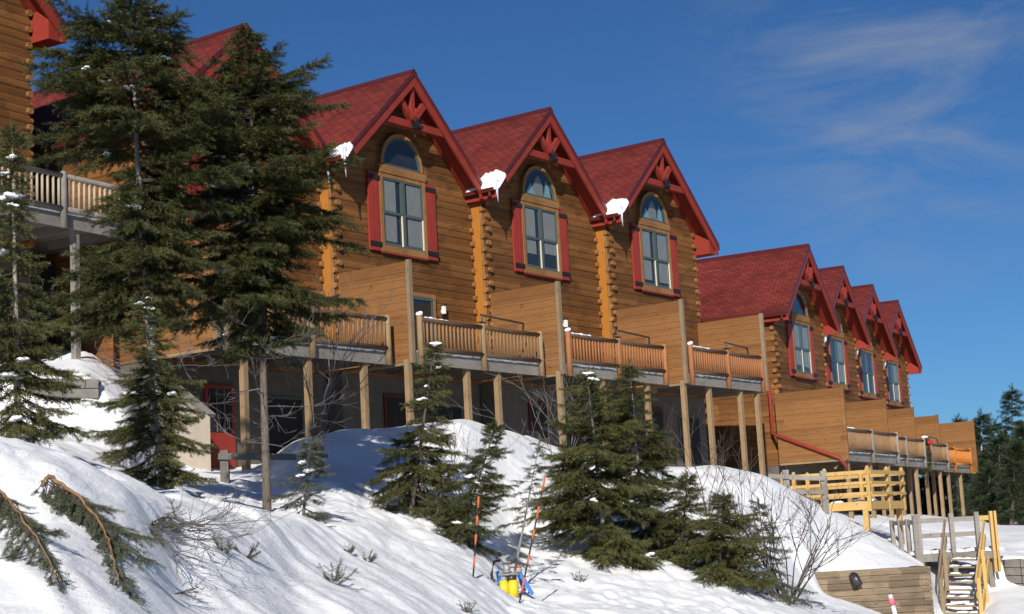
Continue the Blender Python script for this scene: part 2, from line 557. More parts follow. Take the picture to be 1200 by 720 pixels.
# slide marks running down the side slope
ca, sa = .60, -.80
along, across = Xg*ca+Yg*sa, Xg*sa*-1+Yg*ca
near = np.clip((33-Yg)/8, 0, 1)
Z += near*fade*(.05*vnoise(across*2.0+.4*vnoise(along*.4, across*.4, 9), along*.16, 3)+.03*vnoise(across*5.2, along*.25, 4))
Z += near*fade*.009*vnoise(Xg*6, Yg*5, 5)
Z += near*fade*.09*(1-np.abs(vnoise(across*.55+.5*vnoise(along*.3, across*.3, 12), along*.28, 13))-.5)
Z += near*fade*.03*np.maximum(vnoise(Xg*2.1, Yg*1.5, 14)-.25, 0)
crumb = np.maximum(vnoise(Xg*4.5, Yg*3.6, 15)-.35, 0)*np.clip(vnoise(Xg*.5, Yg*.4, 16)*2, 0, 1)
Z += fade*.07*crumb
# trampled snow below the mound
tr = np.clip(1-np.abs(Yg-30)/7, 0, 1)*np.clip((Xg+9)/4, 0, 1)
Z += tr*(.06*np.maximum(vnoise(Xg*2.6, Yg*2.2, 6), -.4)+.04*vnoise(Xg*4.6, Yg*4, 7))
nd, nt = Z.shape


def ground(x, y):
    t = x/max(y, .1)
    i = np.interp(y, D, np.arange(nd))
    j = np.interp(t, TG, np.arange(nt))
    i0, j0 = min(int(i), nd-2), min(int(j), nt-2)
    a, b = i-i0, j-j0
    return float(Z[i0, j0]*(1-a)*(1-b)+Z[i0+1, j0]*a*(1-b)+Z[i0, j0+1]*(1-a)*b+Z[i0+1, j0+1]*a*b)


ii, jj = np.meshgrid(np.arange(nd-1), np.arange(nt-1), indexing='ij')
v0 = (ii*nt+jj).ravel()
quads = np.stack([v0, v0+1, v0+nt+1, v0+nt], 1)
snow_ground = np_mesh('snow_ground', np.stack([Xg.ravel(), Yg.ravel(), Z.ravel()], 1), quads, 'snow', smooth=True)
snow_ground['kind'] = 'structure'
#@@HOUSE
# ------------------------------------------------------------------ log townhouses
H0 = 5.94            # sill of the big window above the ground
SLOPE = (5.143-2.36)/2.99
AP = H0+5.143        # top of the gable
OV = .67
DB = H0-3.41         # underside of the deck beam
FL = DB+.30          # deck floor
RT_ = DB+1.237       # top of the rail posts
PT = H0-.79          # top of the privacy panel
PD = 2.36            # deck depth


def roof_z(a):
    return AP-SLOPE*abs(a)


def log_strip(mb, place, lo, hi, z0, z1, course=.2, bulge=.019, cut=None):
    """a wall of half-round courses. place(t, out, z) -> point; lo/hi limits along the wall, cut(z) narrows them"""
    n = int(math.ceil((z1-z0)/course-1e-6))
    prof = [(0, 0), (.06, .55), (.25, .9), (.5, 1), (.75, .9), (.94, .55), (1, 0)]
    for k in range(n):
        za, zb = z0+k*course, min(z0+(k+1)*course, z1)
        ring = []
        for f, o in prof:
            z = za+(zb-za)*f
            l, h = (lo, hi) if cut is None else cut(z)
            if h-l < .02:
                m = (l+h)/2
                l, h = m-.01, m+.01
            ring.append((place(l, o*bulge, z), place(h, o*bulge, z)))
        for i in range(len(ring)-1):
            mb.add([ring[i][0], ring[i][1], ring[i+1][1], ring[i+1][0]], [(0, 1, 2, 3)])


def railing(deck, a0, a1, b, nb, fine, posts, mats, yb=0):
    """log railing along the front of the deck, local a from a0 to a1"""
    pm, rm, bm = mats
    for a in posts:
        m = MB()
        m.tube([(a, -b, DB-.02), (a, -b, RT_-.015), (a, -b, RT_)], [.085, .078, .06], 9)
        m.build('rail_post', pm, deck, True)
    ps = sorted(posts)
    for i in range(len(ps)-1):
        p, q = ps[i]+.06, ps[i+1]-.06
        m = MB()
        m.tube([(p, -b, RT_-.10), ((p+q)/2, -b, RT_-.115), (q, -b, RT_-.10)], [.06, .064, .058], 8)
        m.build('top_rail', rm, deck, True)
        m = MB()
        m.tube([(p, -b, FL+.10), (q, -b, FL+.10)], [.065, .06], 8)
        m.build('bottom_rail', rm, deck, True)
        n = nb
        if fine:
            base = None
            for k in range(n):
                a = p+(q-p)*(k+.5)/n
                if base is None:
                    m = MB()
                    m.tube([(0, 0, FL+.14), (0, 0, RT_-.14)], [.034, .031], 6)
                    base = m.build('baluster', bm, deck, True)
                    o = base
                else:
                    o = base.copy()
                    C.objects.link(o)
                    o.parent = deck
                o.location = (a+random.uniform(-.008, .008), -b, 0)
        else:
            m = MB()
            for k in range(n):
                a = p+(q-p)*(k+.5)/n
                m.tube([(a, -b, FL+.14), (a, -b, RT_-.14)], .034, 5)
            m.build('baluster', bm, deck, True)


def snow_ridge(mb, p, q, w, h, seed=0, n=7):
    """a strip of snow lying along p-q, ragged"""
    rg = random.Random(seed)
    p, q = Vector(p), Vector(q)
    for k in range(n):
        c = p.lerp(q, (k+.5)/n)
        L = (q-p).length/n*rg.uniform(.52, .8)
        d = (q-p).normalized()
        mb.blob((c.x, c.y, c.z), (max(abs(d.x)*L, w), max(abs(d.y)*L, w), h*rg.uniform(.4, 1.2)), rg.random(), .3, 8, 4)


def house(loc, th, label, rw, rhw, fine=True, panel=(-2.92, PD), end_panel=None, deck=(None, None), rail_mats=('post_timber', 'log_rail_dark', 'log_rail'),
          nb=17, lit=0, door='glass', curtains=0, arm=True, snow=0, mid_post=True, posts_under=(-2.2, .3, 2.4), base_door=1, trim_left=True, hl=3.02, depth=9.0, panel_mat='panel_boards', lantern=False, sw_snow=True, wrap=0, post_mat='post_timber'):
    root = thing('log_townhouse', label, 'house', loc, R(90-th), 'log townhouses stepping down the ski slope')
    L = -2.72
    # --- walls
    mb = MB()

    def cutf(z):
        lim = (AP-.24-z)/SLOPE
        return max(L, -lim), min(rw, lim)
    log_strip(mb, lambda t, o, z: (t, -o, z), L, rw, DB+.02, AP-.26, cut=cutf)
    ez = roof_z(2.72)-.22
    log_strip(mb, lambda t, o, z: (L-o, t, z), 0, depth, DB+.02, ez)
    log_strip(mb, lambda t, o, z: (rw+o, t, z), 0, depth, DB+.02, roof_z(rw)-.22)
    mb.prism([(L, DB), (rw, DB), (rw, roof_z(rw)-.22), (0, AP-.24), (L, ez)], 'y', depth-.05, depth)
    mb.build('wall', 'log_siding', root)
    # --- log ends at the corners
    for sx, a in ((-1, L), (1, rw)):
        mb = MB()
        for k in range(int((ez-DB)/.2)):
            z = DB+.12+k*.2
            if k % 2 == 0:
                mb.tube([(a-sx*.05, -.01, z), (a-sx*.05, -.07-random.random()*.05, z)], .082, 8)
            else:
                mb.tube([(a-sx*.02, .06, z), (a+sx*(.07+random.random()*.05), .06, z)], .082, 8)
        mb.build('corner_logs', 'end_grain', root)
    # --- basement
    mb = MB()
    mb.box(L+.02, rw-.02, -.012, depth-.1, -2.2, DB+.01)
    mb.build('foundation', 'stucco_shaded', root)
    if base_door:
        mb = MB()
        mb.box(-1.1, -.15, -.07, -.02, 0.0, 2.08)
        d_ = mb.build('basement_door', 'red_bright' if base_door == 1 else 'red_dark', root)
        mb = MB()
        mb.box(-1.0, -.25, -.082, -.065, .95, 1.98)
        mb.build('door_glass', 'dark_room_shade', d_)
        mb = MB()
        for i in range(1, 3 if base_door == 1 else 1):
            mb.box(-1.0+.25*i-.012, -1.0+.25*i+.012, -.092, -.078, .95, 1.98)
        for i in range(1, 3):
            mb.box(-1.0, -.25, -.094, -.080, .95+.34*i-.012, .95+.34*i+.012)
        if base_door == 2:
            mb = MB()
            mb.box(-1.0, -.25, -.094, -.080, 1.44, 1.47)
        mb.build('door_muntin', 'post_grey' if base_door == 1 else 'red_dark', d_)
        mb = MB()
        mb.box(.9, 2.3, -.05, -.018, .2, 1.9)
        w_ = mb.build('basement_window', 'window_frame', root)
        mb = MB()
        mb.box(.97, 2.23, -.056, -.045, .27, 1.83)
        mb.build('pane', 'dark_room_shade', w_)
    # --- roof
    mb = MB()
    th_ = .15
    y0, y1 = -OV-.03, depth+.3
    for sgn, hw in ((-1, hl), (1, rhw)):
        o = len(mb.v)
        za, zb = AP, roof_z(hw)
        xs = sgn*(hw+.04)
        zb -= .04*SLOPE
        vs = [(0, y0, za), (xs, y0, zb), (xs, y1, zb), (0, y1, za), (0, y0, za-th_), (xs, y0, zb-th_), (xs, y1, zb-th_), (0, y1, za-th_)]
        mb.v += vs
        top = (0, 1, 2, 3) if sgn < 0 else (3, 2, 1, 0)
        bot = (7, 6, 5, 4) if sgn < 0 else (4, 5, 6, 7)
        mb.cur = 0
        mb.face(*[o+i for i in top])
        mb.cur = 1
        mb.face(*[o+i for i in bot])
        mb.cur = 2
        for f in ((0, 4, 5, 1), (1, 5, 6, 2), (2, 6, 7, 3)):
            mb.face(*[o+i for i in (f if sgn < 0 else f[::-1])])
    mb.cur = 0
    rf = mb.build('roof', ['shingles', 'red_paint', 'gutter_red'], root)
    mb = MB()
    mb.prism([(-.14, AP-.115), (0, AP+.022), (.14, AP-.115), (.14, AP-.09), (0, AP+.045), (-.14, AP-.09)], 'y', y0-.005, y1)
    mb.build('ridge_cap', 'gutter_red', rf)
    # --- barge boards
    for sgn, hw in ((-1, hl), (1, rhw)):
        mb = MB()
        hb = .27
        a0, a1 = 0, hw
        poly = [(sgn*a0, AP-.155), (sgn*a1, roof_z(a1)-.155), (sgn*a1, roof_z(a1)-.155-hb), (sgn*(a1-.02), roof_z(a1)-.155-hb), (sgn*a0, AP-.155-hb*1.08)]
        poly[3] = (sgn*(a1-.16), roof_z(a1-.16)-.155-hb*1.08)
        poly = [poly[0], poly[1], poly[2], (sgn*(a1-.14), roof_z(a1)-.155-hb), poly[3], poly[4]]
        mb.prism(poly if sgn > 0 else poly[::-1], 'y', -OV, -OV+.06)
        mb.build('barge_board', 'red_paint', root)
        # boxed eave
        mb = MB()
        wa = abs(L)+.05 if sgn < 0 else rw+.05
        if hw-wa > .08:
            zb = roof_z(hw)-.155-hb+.01
            mb.prism([(sgn*wa, zb), (sgn*(hw-.02), zb), (sgn*(hw-.02), roof_z(hw)-.155), (sgn*wa, roof_z(wa)-.155)], 'y', -OV+.065, depth)
            mb.build('eave_box', 'red_paint', root)
    # --- gutters
    for sgn, hw in ((-1, hl), (1, rhw)):
        if sgn > 0 and rhw < 3.1:
            continue
        mb = MB()
        x = sgn*(hw+.07)
        z = roof_z(hw)-.19
        mb.prism([(x-.07, z+.05), (x-.05, z-.06), (x+.05, z-.06), (x+.07, z+.05)], 'y', -OV+.02, depth)
        if sgn < 0:
            mb.tube([(x, .42-.9, z-.03), (x, .42-.9, z-.16), (x+.12, .42-.75, z-.26)], .05, 8)
        mb.build('gutter', 'gutter_red', root)
    # --- gable truss
    mb = MB()
    tz = AP-1.56
    hwid = (AP-.3-tz)/SLOPE
    yb = -OV+.10
    mb.box(-hwid, hwid, yb-.05, yb+.09, tz-.10, tz+.10)
    for ang in (-42, 0, 42):
        d = Vector((math.sin(R(ang)), 0, math.cos(R(ang))))
        zr = 1.0
        for _ in range(40):
            p = Vector((0, 0, tz+.1))+d*zr
            if p.z < roof_z(p.x)-.32:
                zr += .02
        mb.beam(Vector((0, yb+.02, tz+.1)), Vector((0, yb+.02, tz+.1))+d*zr, .12, .17 if ang else .14, up=(d.z, 0, -d.x))
    tr = mb.build('gable_truss', 'red_paint', root)
    mb = MB()
    for ang, l_ in ((-50, .34), (-24, .40), (3, .46), (28, .38)):
        d = Vector((math.sin(R(ang)), 0, math.cos(R(ang))))
        n_ = Vector((d.z, 0, -d.x))
        c = Vector((0, yb-.10, tz+.02))
        pts = [c+n_*.03, c+d*l_*.6+n_*.055, c+d*l_, c+d*l_*.6-n_*.055, c-n_*.03]
        mb.prism([(p.x, p.z) for p in pts], 'y', yb-.12, yb-.085)
    mb.build('truss_leaf', 'red_bright', tr)
    mb = MB()
    for ang, l_ in ((-75, .26), (-45, .30), (-15, .3), (15, .3), (45, .3), (75, .26)):
        d = Vector((math.sin(R(ang)), 0, math.cos(R(ang))))
        n_ = Vector((d.z, 0, -d.x))
        c = Vector((0, 0, tz-.06))
        pts = [c+n_*.05, c+d*l_, c-n_*.05]
        yy = yb-.15-.004*(ang % 7)
        mb.prism([(p.x, p.z) for p in pts], 'y', yy, yy+.025)
    mb.box(-.16, .16, yb-.145, yb-.055, tz-.12, tz-.03)
    mb.build('truss_ornament', 'black_iron', tr)
    # --- main window
    G = .869
    zb, zt = H0+.194, H0+2.089
    mb = MB()
    yo = -.12
    mb.box(-G-.12, -G, yo, -.02, zb-.18, zt+.12)
    mb.box(G, G+.12, yo, -.02, zb-.18, zt+.12)
    mb.box(-G+.002, G-.002, yo+.005, -.02, zb-.18, zb)
    mb.box(-G-.14, G+.14, yo-.02, -.02, zt+.122, zt+.34)
    mb.box(-G+.002, G-.002, yo+.005, -.02, zt, zt+.12)
    wn = mb.build('window', 'trim_wood', root)
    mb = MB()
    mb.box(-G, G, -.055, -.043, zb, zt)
    mb.build('window_back', 'dark_room_shade', wn)
    mb = MB()
    mid = (zb+zt)/2-.02
    fy0, fy1 = -.10, -.05
    for x0, x1 in ((-G, -.035), (.035, G)):
        e = .055
        mb.box(x0, x0+e, fy0, fy1, zb+.002, zt-.002)
        mb.box(x1-e, x1, fy0, fy1, zb+.002, zt-.002)
        mb.box(x0+e, x1-e, fy0, fy1, zb+.002, zb+.09)
        mb.box(x0+e, x1-e, fy0, fy1, zt-.05, zt-.002)
        mb.box(x0+e, x1-e, fy0-.012, fy1, mid-.035, mid+.035)
    mb.box(-.033, .033, fy0-.01, fy1, zb+.002, zt-.002)
    mb.build('sash', 'window_frame', wn)
    for x1 in (-.095, G-.06):  # cream strips painted in for sunlight on the recessed jambs
        mb = MB()
        mb.box(x1-.022, x1+.032, -.116, -.101, zb+.03, mid-.04)
        mb.build('sunlit_jamb_strip', 'sunlit_cream', wn)
    for x0, x1 in ((-G+.05, -.09), (.09, G-.05)):
        for yy, za, zc in ((-.082, zb+.08, mid-.03), (-.090, mid+.03, zt-.05)):
            mb = MB()
            mb.add([(x0, yy, za), (x1, yy, za), (x1, yy, zc), (x0, yy, zc)], [(0, 1, 2, 3)])
            mb.build('pane', 'window_glass', wn)
    if curtains >= 0:
        kc = random.uniform(0, .55)
        cs = [(-G+.06, -.1-random.uniform(0, .18), zb+.12+kc, zt-.06), (.1+random.uniform(0, .2), G-.06, zb+.10+kc*random.uniform(.3, 1.4), zt-.06)] if curtains != 2 else [(.05, G-.06, zb+.12, zt-.06)]
        for x0, x1, za, zc in cs:
            mb = MB()
            nf = 12
            for q in range(nf):
                xa_, xb_ = x0+(x1-x0)*q/nf, x0+(x1-x0)*(q+1)/nf
                mb.prism([(xa_, -.060), (xa_, -.064), ((xa_+xb_)/2, -.072), (xb_, -.064), (xb_, -.060)], 'z', za, zc)
            mb.build('curtain', 'curtain', wn)
    # --- arched window
    z0 = H0+2.432
    ra = .80
    mb = MB()
    n = 18

    def arc(r, k):
        a = math.pi*k/n
        return (r*math.cos(a), z0+.02+r*math.sin(a)*1.06)
    for k in range(n):
        p0, p1, q1, q0 = arc(ra+.02, k), arc(ra+.02, k+1), arc(ra+.115, k+1), arc(ra+.115, k)
        mb.prism([p0, q0, q1, p1], 'y', -.13, -.02)
    aw = mb.build('arched_window', 'trim_wood', root)
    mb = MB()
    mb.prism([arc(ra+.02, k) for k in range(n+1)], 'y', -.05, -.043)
    mb.build('window_back', 'dark_room_shade', aw)
    mb = MB()
    pp_ = [arc(ra+.015, k) for k in range(n+1)]
    mb.add([(x, -.095, z) for x, z in pp_], [tuple(range(n+1))[::-1]])
    mb.build('pane', 'window_glass', aw)
    mb = MB()
    for k in range(n):
        mb.prism([arc(ra-.045, k), arc(ra+.018, k), arc(ra+.018, k+1), arc(ra-.045, k+1)], 'y', -.112, -.06)
    mb.box(-ra-.018, ra+.018, -.112, -.06, z0+.015, z0+.06)
    mb.build('sash', 'window_frame', aw)
    if curtains == 1:
        mb = MB()
        mb.prism([(-.45, z0+.07), (.28, z0+.07), (.25, z0+.40), (.05, z0+.72), (-.1, z0+.62)], 'y', -.07, -.064)
        mb.build('curtain', 'curtain', aw)
        mb = MB()
        mb.prism([(.3, z0+.07), (.66, z0+.07), (.6, z0+.38), (.42, z0+.6)], 'y', -.075, -.069)
        mb.build('curtain', 'teal_glass', aw)
        mb = MB()
        mb.prism([(-.66, z0+.07), (-.15, z0+.07), (-.42, z0+.42)], 'y', -.078, -.072)
        mb.build('curtain', 'teal_glass', aw)
    # --- shutters
    for sgn in (-1, 1):
        mb = MB()
        x0, x1 = sgn*(G+.125), sgn*1.445
        mb.box(x0, x1, -.095, -.03, H0, zt+.10)
        xa, xb = sorted((x0, x1))
        for i in range(1, 3):
            xx = xa+(xb-xa)*i/3
            mb.box(xx-.055, xx+.055, -.104, -.09, H0+.01, zt+.09)
        sh = mb.build('shutter', 'red_bright', root)
        for zz in (H0+.13, zt-.12):
            mb = MB()
            mb.box(xa-.02, xb+.01, -.128, -.106, zz, zz+.12)
            mb.build('strap', 'black_iron', sh)
    mb = MB()
    mb.box(-G-.12, G+.12, -.11, -.03, H0-.035, H0+.012)
    mb.build('window_apron', 'red_paint', root)
    # --- corner trim
    if trim_left:
        mb = MB()
        mb.box(L-.075, L-.042, .14, .44, DB+.3, roof_z(2.72)-.5)
        mb.build('corner_board', 'orange_board', root)
        mb = MB()
        mb.box(L-.07, L-.042, .06, .13, DB+.3, roof_z(2.72)-.5)
        mb.build('corner_trim', 'trim_wood', root)
    # --- deck
    da, db = deck
    da = panel[0]+.16 if da is None else da
    db = 2.93 if db is None else db
    mb = MB()
    pd = PD
    mb.box(da, db, -pd, -.05, FL-.04, FL)
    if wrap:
        mb.box(rw+.1, db, -.045, wrap, FL-.04, FL)  # added side floor, run far back to shade the next house's wall
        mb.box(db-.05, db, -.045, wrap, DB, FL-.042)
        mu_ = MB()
        mu_.box(rw-.01, db-.55, .9, wrap, -2.2, DB-.02)  # added near-black box; the shade under the deck is its colour
        mu_.build('under_deck_shade', 'dark_room_shade', root)
    for i in range(8):
        x = da+.1+(db-da-.2)*i/7
        mb.box(x-.02, x+.02, -pd+.02, -.06, FL-.24, FL-.042)
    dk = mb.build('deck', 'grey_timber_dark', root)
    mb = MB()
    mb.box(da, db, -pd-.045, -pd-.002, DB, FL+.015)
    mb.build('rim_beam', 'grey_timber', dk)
    posts = [da+.1, db-.09]
    if mid_post:
        posts.insert(1, (da+db)/2)
    railing(dk, da, db, pd+.11, nb, fine, posts, rail_mats)
    for a in posts_under:
        mb = MB()
        p = root.matrix_world
        mb.box(a-.072, a+.072, -pd+.02, -pd+.165, -2.0, DB+.12)
        mb.build('support_post', post_mat, dk)
    if sw_snow:
        mb = MB()
        snow_ridge(mb, (da+.1, -pd-.03, FL+.03), (db-.1, -pd-.03, FL+.03), .05, .045, th+loc[0], 12)
        mb.build('deck_snow', 'snow_lump', dk)
        if mid_post:
            mb = MB()
            snow_ridge(mb, (da+.25, -pd-.11, RT_-.05), (da+1.3, -pd-.11, RT_-.055), .05, .04, loc[0]+5, 5)
            mb.build('rail_snow', 'snow_lump', dk)
            mb = MB()
            mb.blob((da+.1, -pd-.11, RT_+.03), (.09, .09, .06), 3, .2)
            mb.build('post_snow', 'snow_lump', dk)
    # --- privacy panel
    for pa_, pd_ in ([panel] if panel else [])+([end_panel] if end_panel else []):
        mb = MB()
        hh = DB+.06
        for k in range(int((PT-hh)/.19)):
            z = hh+k*.19
            mb.box(pa_-.022, pa_+.022, -pd_+.02, -.05, z+.004, min(z+.19, PT)-.002)
        mb.box(pa_-.012, pa_+.012, -pd_+.03, -.05, hh, PT-.01)
        pn = mb.build('privacy_panel', panel_mat, root)
        mb = MB()
        mb.box(pa_-.05, pa_+.06, -pd_-.10, -pd_+.018, DB+.02, PT+.02)
        mb.build('end_post', 'post_grey' if fine else 'panel_boards', pn)
        mb = MB()
        mb.box(pa_-.04, pa_+.04, -pd_+.03, -.06, DB-.02, DB+.052)
        mb.build('panel_sill', 'post_timber', pn)
    # --- door onto the deck
    if door:
        mb = MB()
        xd0, xd1 = -1.5, 1.15 if door == 'glass' else .6
        ztop = FL+2.02
        mb.box(xd0-.1, xd0, -.10, -.03, FL, ztop+.1)
        mb.box(xd1, xd1+.1, -.10, -.03, FL, ztop+.1)
        mb.box(xd0, xd1, -.09, -.03, ztop, ztop+.1)
        dr = mb.build('deck_door', 'trim_wood', root)
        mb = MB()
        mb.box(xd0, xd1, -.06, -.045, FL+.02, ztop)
        mb.build('door_leaf', 'dark_room_shade' if door == 'glass' else 'red_bright', dr)
        if door == 'glass':
            mb = MB()
            mb.add([(xd0+.02, -.078, FL+.1), (xd1-.02, -.078, FL+.1), (xd1-.02, -.078, ztop-.06), (xd0+.02, -.078, ztop-.06)], [(0, 1, 2, 3)])
            mb.build('pane', 'window_glass', dr)
            mb = MB()
            for x in (xd0+.03, (xd0+xd1)/2, xd1-.05):
                mb.box(x-.035, x+.035, -.088, -.062, FL+.04, ztop-.003)
            mb.box(xd0, xd1, -.092, -.064, ztop-.09, ztop-.005)
            mb.build('sash', 'window_frame', dr)
        xl = xd1+.42
        mb = MB()
        mb.prism([(xl+.07*math.cos(i*math.pi/4), -.12+.07*math.sin(i*math.pi/4)) for i in range(8)], 'z', FL+1.62, FL+1.84)
        mb.box(xl-.03, xl+.03, -.09, -.035, FL+1.66, FL+1.74)
        lm = mb.build('wall_lamp', 'white_paint', root)
        mb = MB()
        mb.prism([(xl+.085*math.cos(i*math.pi/4), -.12+.085*math.sin(i*math.pi/4)) for i in range(8)], 'z', FL+1.842, FL+1.87)
        mb.prism([(xl+.075*math.cos(i*math.pi/4), -.12+.075*math.sin(i*math.pi/4)) for i in range(8)], 'z', FL+1.58, FL+1.618)
        mb.build('lamp_cap', 'black_iron', lm)
    # --- bar over the right bay of the railing
    if arm:
        am = (da+db)/2
        mb = MB()
        y = -pd-.11
        mb.tube([(am, y, RT_), (am, y, RT_+.22)], .025, 6)
        mb.box(am-.13, am+.13, y-.06, y+.06, RT_+.02, RT_+.045)
        mb.tube([(am, y+.05, RT_+.24), (db-.35, y+.35, RT_+.24)], .028, 6)
        mb.tube([(db-.35, y+.35, RT_+.24), (db-.62, y+.2, RT_-.06)], .028, 6)
        mb.build('rail_bar', 'dark_metal', dk)
    return root


def unit_loc(O, th, u, W, s):
    t = R(th)
    U, N = Vector((math.sin(t), math.cos(t), 0)), Vector((math.cos(t), -math.sin(t), 0))
    return Vector(O)+U*(W*u)+N*(s*u)


TH1, TH2 = 35.467, 29.344
O1 = Vector((-6.792, 38.601, 8.038-H0))
O2 = Vector((11.027, 61.328, 5.795-H0))
labels1 = [
    'log townhouse mostly hidden behind the two tall dark spruces at left',
    'log townhouse with red shutters and dark glass deck door, right beside the tall spruces',
    'log townhouse with pale fan curtain in its arched window, middle of the upper row',
    'log townhouse at the right end of the upper row, its gable corner against open sky']
H = []
for i in range(4):
    last = i == 3
    pan = (-2.92, PD) if i == 0 else (-2.72 if i < 3 else -2.62, PD)
    h = house(unit_loc(O1, TH1, i, 6.0, .469), TH1, labels1[i], 2.80 if last else 3.22, 3.36 if last else 3.0,
              fine=True, panel=pan, end_panel=(2.62, PD+.08) if last else None, deck=(None, 2.5 if last else 2.93),
              rail_mats=('post_timber', 'log_rail_dark', 'log_rail') if i < 2 else ('log_rail_red', 'log_rail_dark', 'log_rail_red'),
              nb=16, door='glass' if i in (0, 1) else 'red', curtains=(0, 0, 1, 1)[i], arm=i > 0, base_door=1 if i == 0 else 2,
              posts_under=[(-2.0, .1, 2.1), (-2.75, -.35, 1.0), (-2.7, -.5, 2.0), (-2.6, -1.0, 1.1, 2.3)][i])
    H.append(h)
labels2 = [
    'log townhouse nearest in the lower row, its long red roof side facing left',
    'log townhouse second in the lower row, with a black window half hidden by its neighbour',
    'log townhouse third in the lower row, between two red peaks, with a dark window',
    'log townhouse farthest away in the lower row, with its last gable against the sky']
pan2 = [(-3.35, PD+.2), (-2.35, PD+.22), (-2.4, PD+.24), (-2.3, PD+.26)]
for i in range(4):
    last = i == 3
    h = house(unit_loc(O2, TH2, i, 6.133, -.617), TH2, labels2[i], 2.85, 3.2 if last else 3.02, fine=False,
              panel=pan2[i], end_panel=(4.3, PD+.3) if last else None, deck=(None, 4.2 if last else 3.5),
              rail_mats=('grey_timber', 'log_rail_dark', 'log_rail') if not last else ('panel_boards_orange', 'panel_boards_orange', 'panel_boards_orange'),
              nb=22, door='glass', curtains=(0, 2, -1, 2)[i], arm=i == 2, posts_under=(-2.4, .3, 2.6), trim_left=False, base_door=2)
    H.append(h)
# the neighbour above, at the left edge
O0 = at(36, 30, 36.5)
hz = 10.8-H0
TH0 = 31.0
t = R(TH0)
U0, N0 = Vector((math.sin(t), math.cos(t), 0)), Vector((math.cos(t), -math.sin(t), 0))
c0 = Vector((O0.x, O0.y, 0))-U0*2.85
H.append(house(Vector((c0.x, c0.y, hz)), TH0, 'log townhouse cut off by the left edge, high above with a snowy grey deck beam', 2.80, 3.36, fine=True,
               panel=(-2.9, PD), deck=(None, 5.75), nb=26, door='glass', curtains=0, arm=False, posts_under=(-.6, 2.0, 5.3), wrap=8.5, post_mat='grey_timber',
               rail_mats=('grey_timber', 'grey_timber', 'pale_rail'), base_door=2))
#@@REST
# ------------------------------------------------------------------ helpers for placing on the snow


def surf(px, py, lift=0.0):
    """where the view ray through a picture position meets the snow"""
    prev = None
    for d in np.arange(4, 80, .1):
        p = at(px, py, float(d))
        g = ground(p.x, p.y)
        if p.z < g:
            lo, hi = d-.1, d
            for _ in range(12):
                m = (lo+hi)/2
                q = at(px, py, float(m))
                if q.z < ground(q.x, q.y):
                    hi = m
                else:
                    lo = m
            q = at(px, py, float(lo))
            return Vector((q.x, q.y, q.z+lift))
    p = at(px, py, 60)
    return Vector((p.x, p.y, ground(p.x, p.y)))


def base_at(px, py, d):
    p = at(px, py, d)
    return Vector((p.x, p.y, ground(p.x, p.y)))


def l2w(root, a, b, c):
    m = Matrix.Translation(root.location) @ Matrix.Rotation(root.rotation_euler[2], 4, 'Z')
    return m @ Vector((a, -b, c))


# ------------------------------------------------------------------ snow on the eaves
lumps = [(1, 'snow lump with long icicles on the eave beside the spruce tip', 3, .55),
         (2, 'large smooth snow lump sliding off the eave of the middle upper gable', 1, .82),
         (3, 'large snow lump with one icicle on the eave of the right upper gable', 1, .78)]
for i, lab, nic, k in lumps:
    h = H[i]
    t_ = thing('roof_snow', lab, 'snow', l2w(h, -3.02, .3, roof_z(3.02)), R(90-TH1), 'snow lumps on the eaves')
    mb = MB()
    n, m_ = 14, 9
    rg = random.Random(i*5)
    o = 0
    for iu in range(n+1):
        u = iu/n
        b = .56-u*1.5*k
        wdt = .66*k*math.sin(math.pi*min(1, u*.82+.16))**.7*(1-.35*u)
        hgt = .33*k*math.sin(math.pi*min(1, u*.78+.2))**.8
        for iv in range(m_):
            a_ = math.pi*iv/(m_-1)
            s_ = -.10+wdt*(.5-.5*math.cos(a_))*1.15
            zz = SLOPE*s_+hgt*math.sin(a_)*rg.uniform(.72, 1.2)-.05
            if iv == 0:
                zz -= .10*rg.random()
            mb.v.append((s_, -b, zz))
    for iu in range(n):
        for iv in range(m_-1):
            a0 = iu*m_+iv
            mb.face(a0, a0+1, a0+m_+1, a0+m_)
    mb.face(*range(m_-1, -1, -1))
    mb.face(*[n*m_+j for j in range(m_)])
    mb.build('snow_body', 'snow_lump', t_, True)
    for q in range(nic):
        b = .50-q*.33
        ln = (.75, .35, .9)[q] if nic > 1 else .62
        mi = MB()
        x = -.12+.04*q
        mi.tube([(x, -b, .05), (x-.01, -b+.01, -ln*.5), (x+.01, -b, -ln)], [.055, .032, .006], 7)
        mi.build('icicle', 'ice', t_, True)
for i, lab in ((5, 'small snow lump hanging off the eave below the second lower gable'), (6, 'small snow lump hanging off the eave below the third lower gable'), (7, 'small snow lump hanging off the eave below the last gable')):
    h = H[i]
    t_ = thing('roof_snow', lab, 'snow', l2w(h, -2.98, .45, roof_z(3.02)), R(90-TH2), 'snow lumps on the eaves')
    mb = MB()
    mb.blob((.04, 0, .08), (.24, .34, .26), i, .2, 12, 8)
    mb.build('snow_body', 'snow_lump', t_, True)
    mb = MB()
    mb.blob((-.07, -.10, -.30), (.12, .17, .38), i+3, .2, 10, 8)
    mb.build('hanging_snow', 'snow_lump', t_, True)

# red drainpipe on the first lower house
mb = MB()
mb.tube([(-2.92, .30, 5.6), (-2.92, .30, 3.70), (-3.46, -.10, 3.6), (-3.47, -2.35, 2.62), (-3.44, -2.6, 2.25)], [.062]*5, 8)
mb.build('drainpipe', 'red_paint', H[4], True)

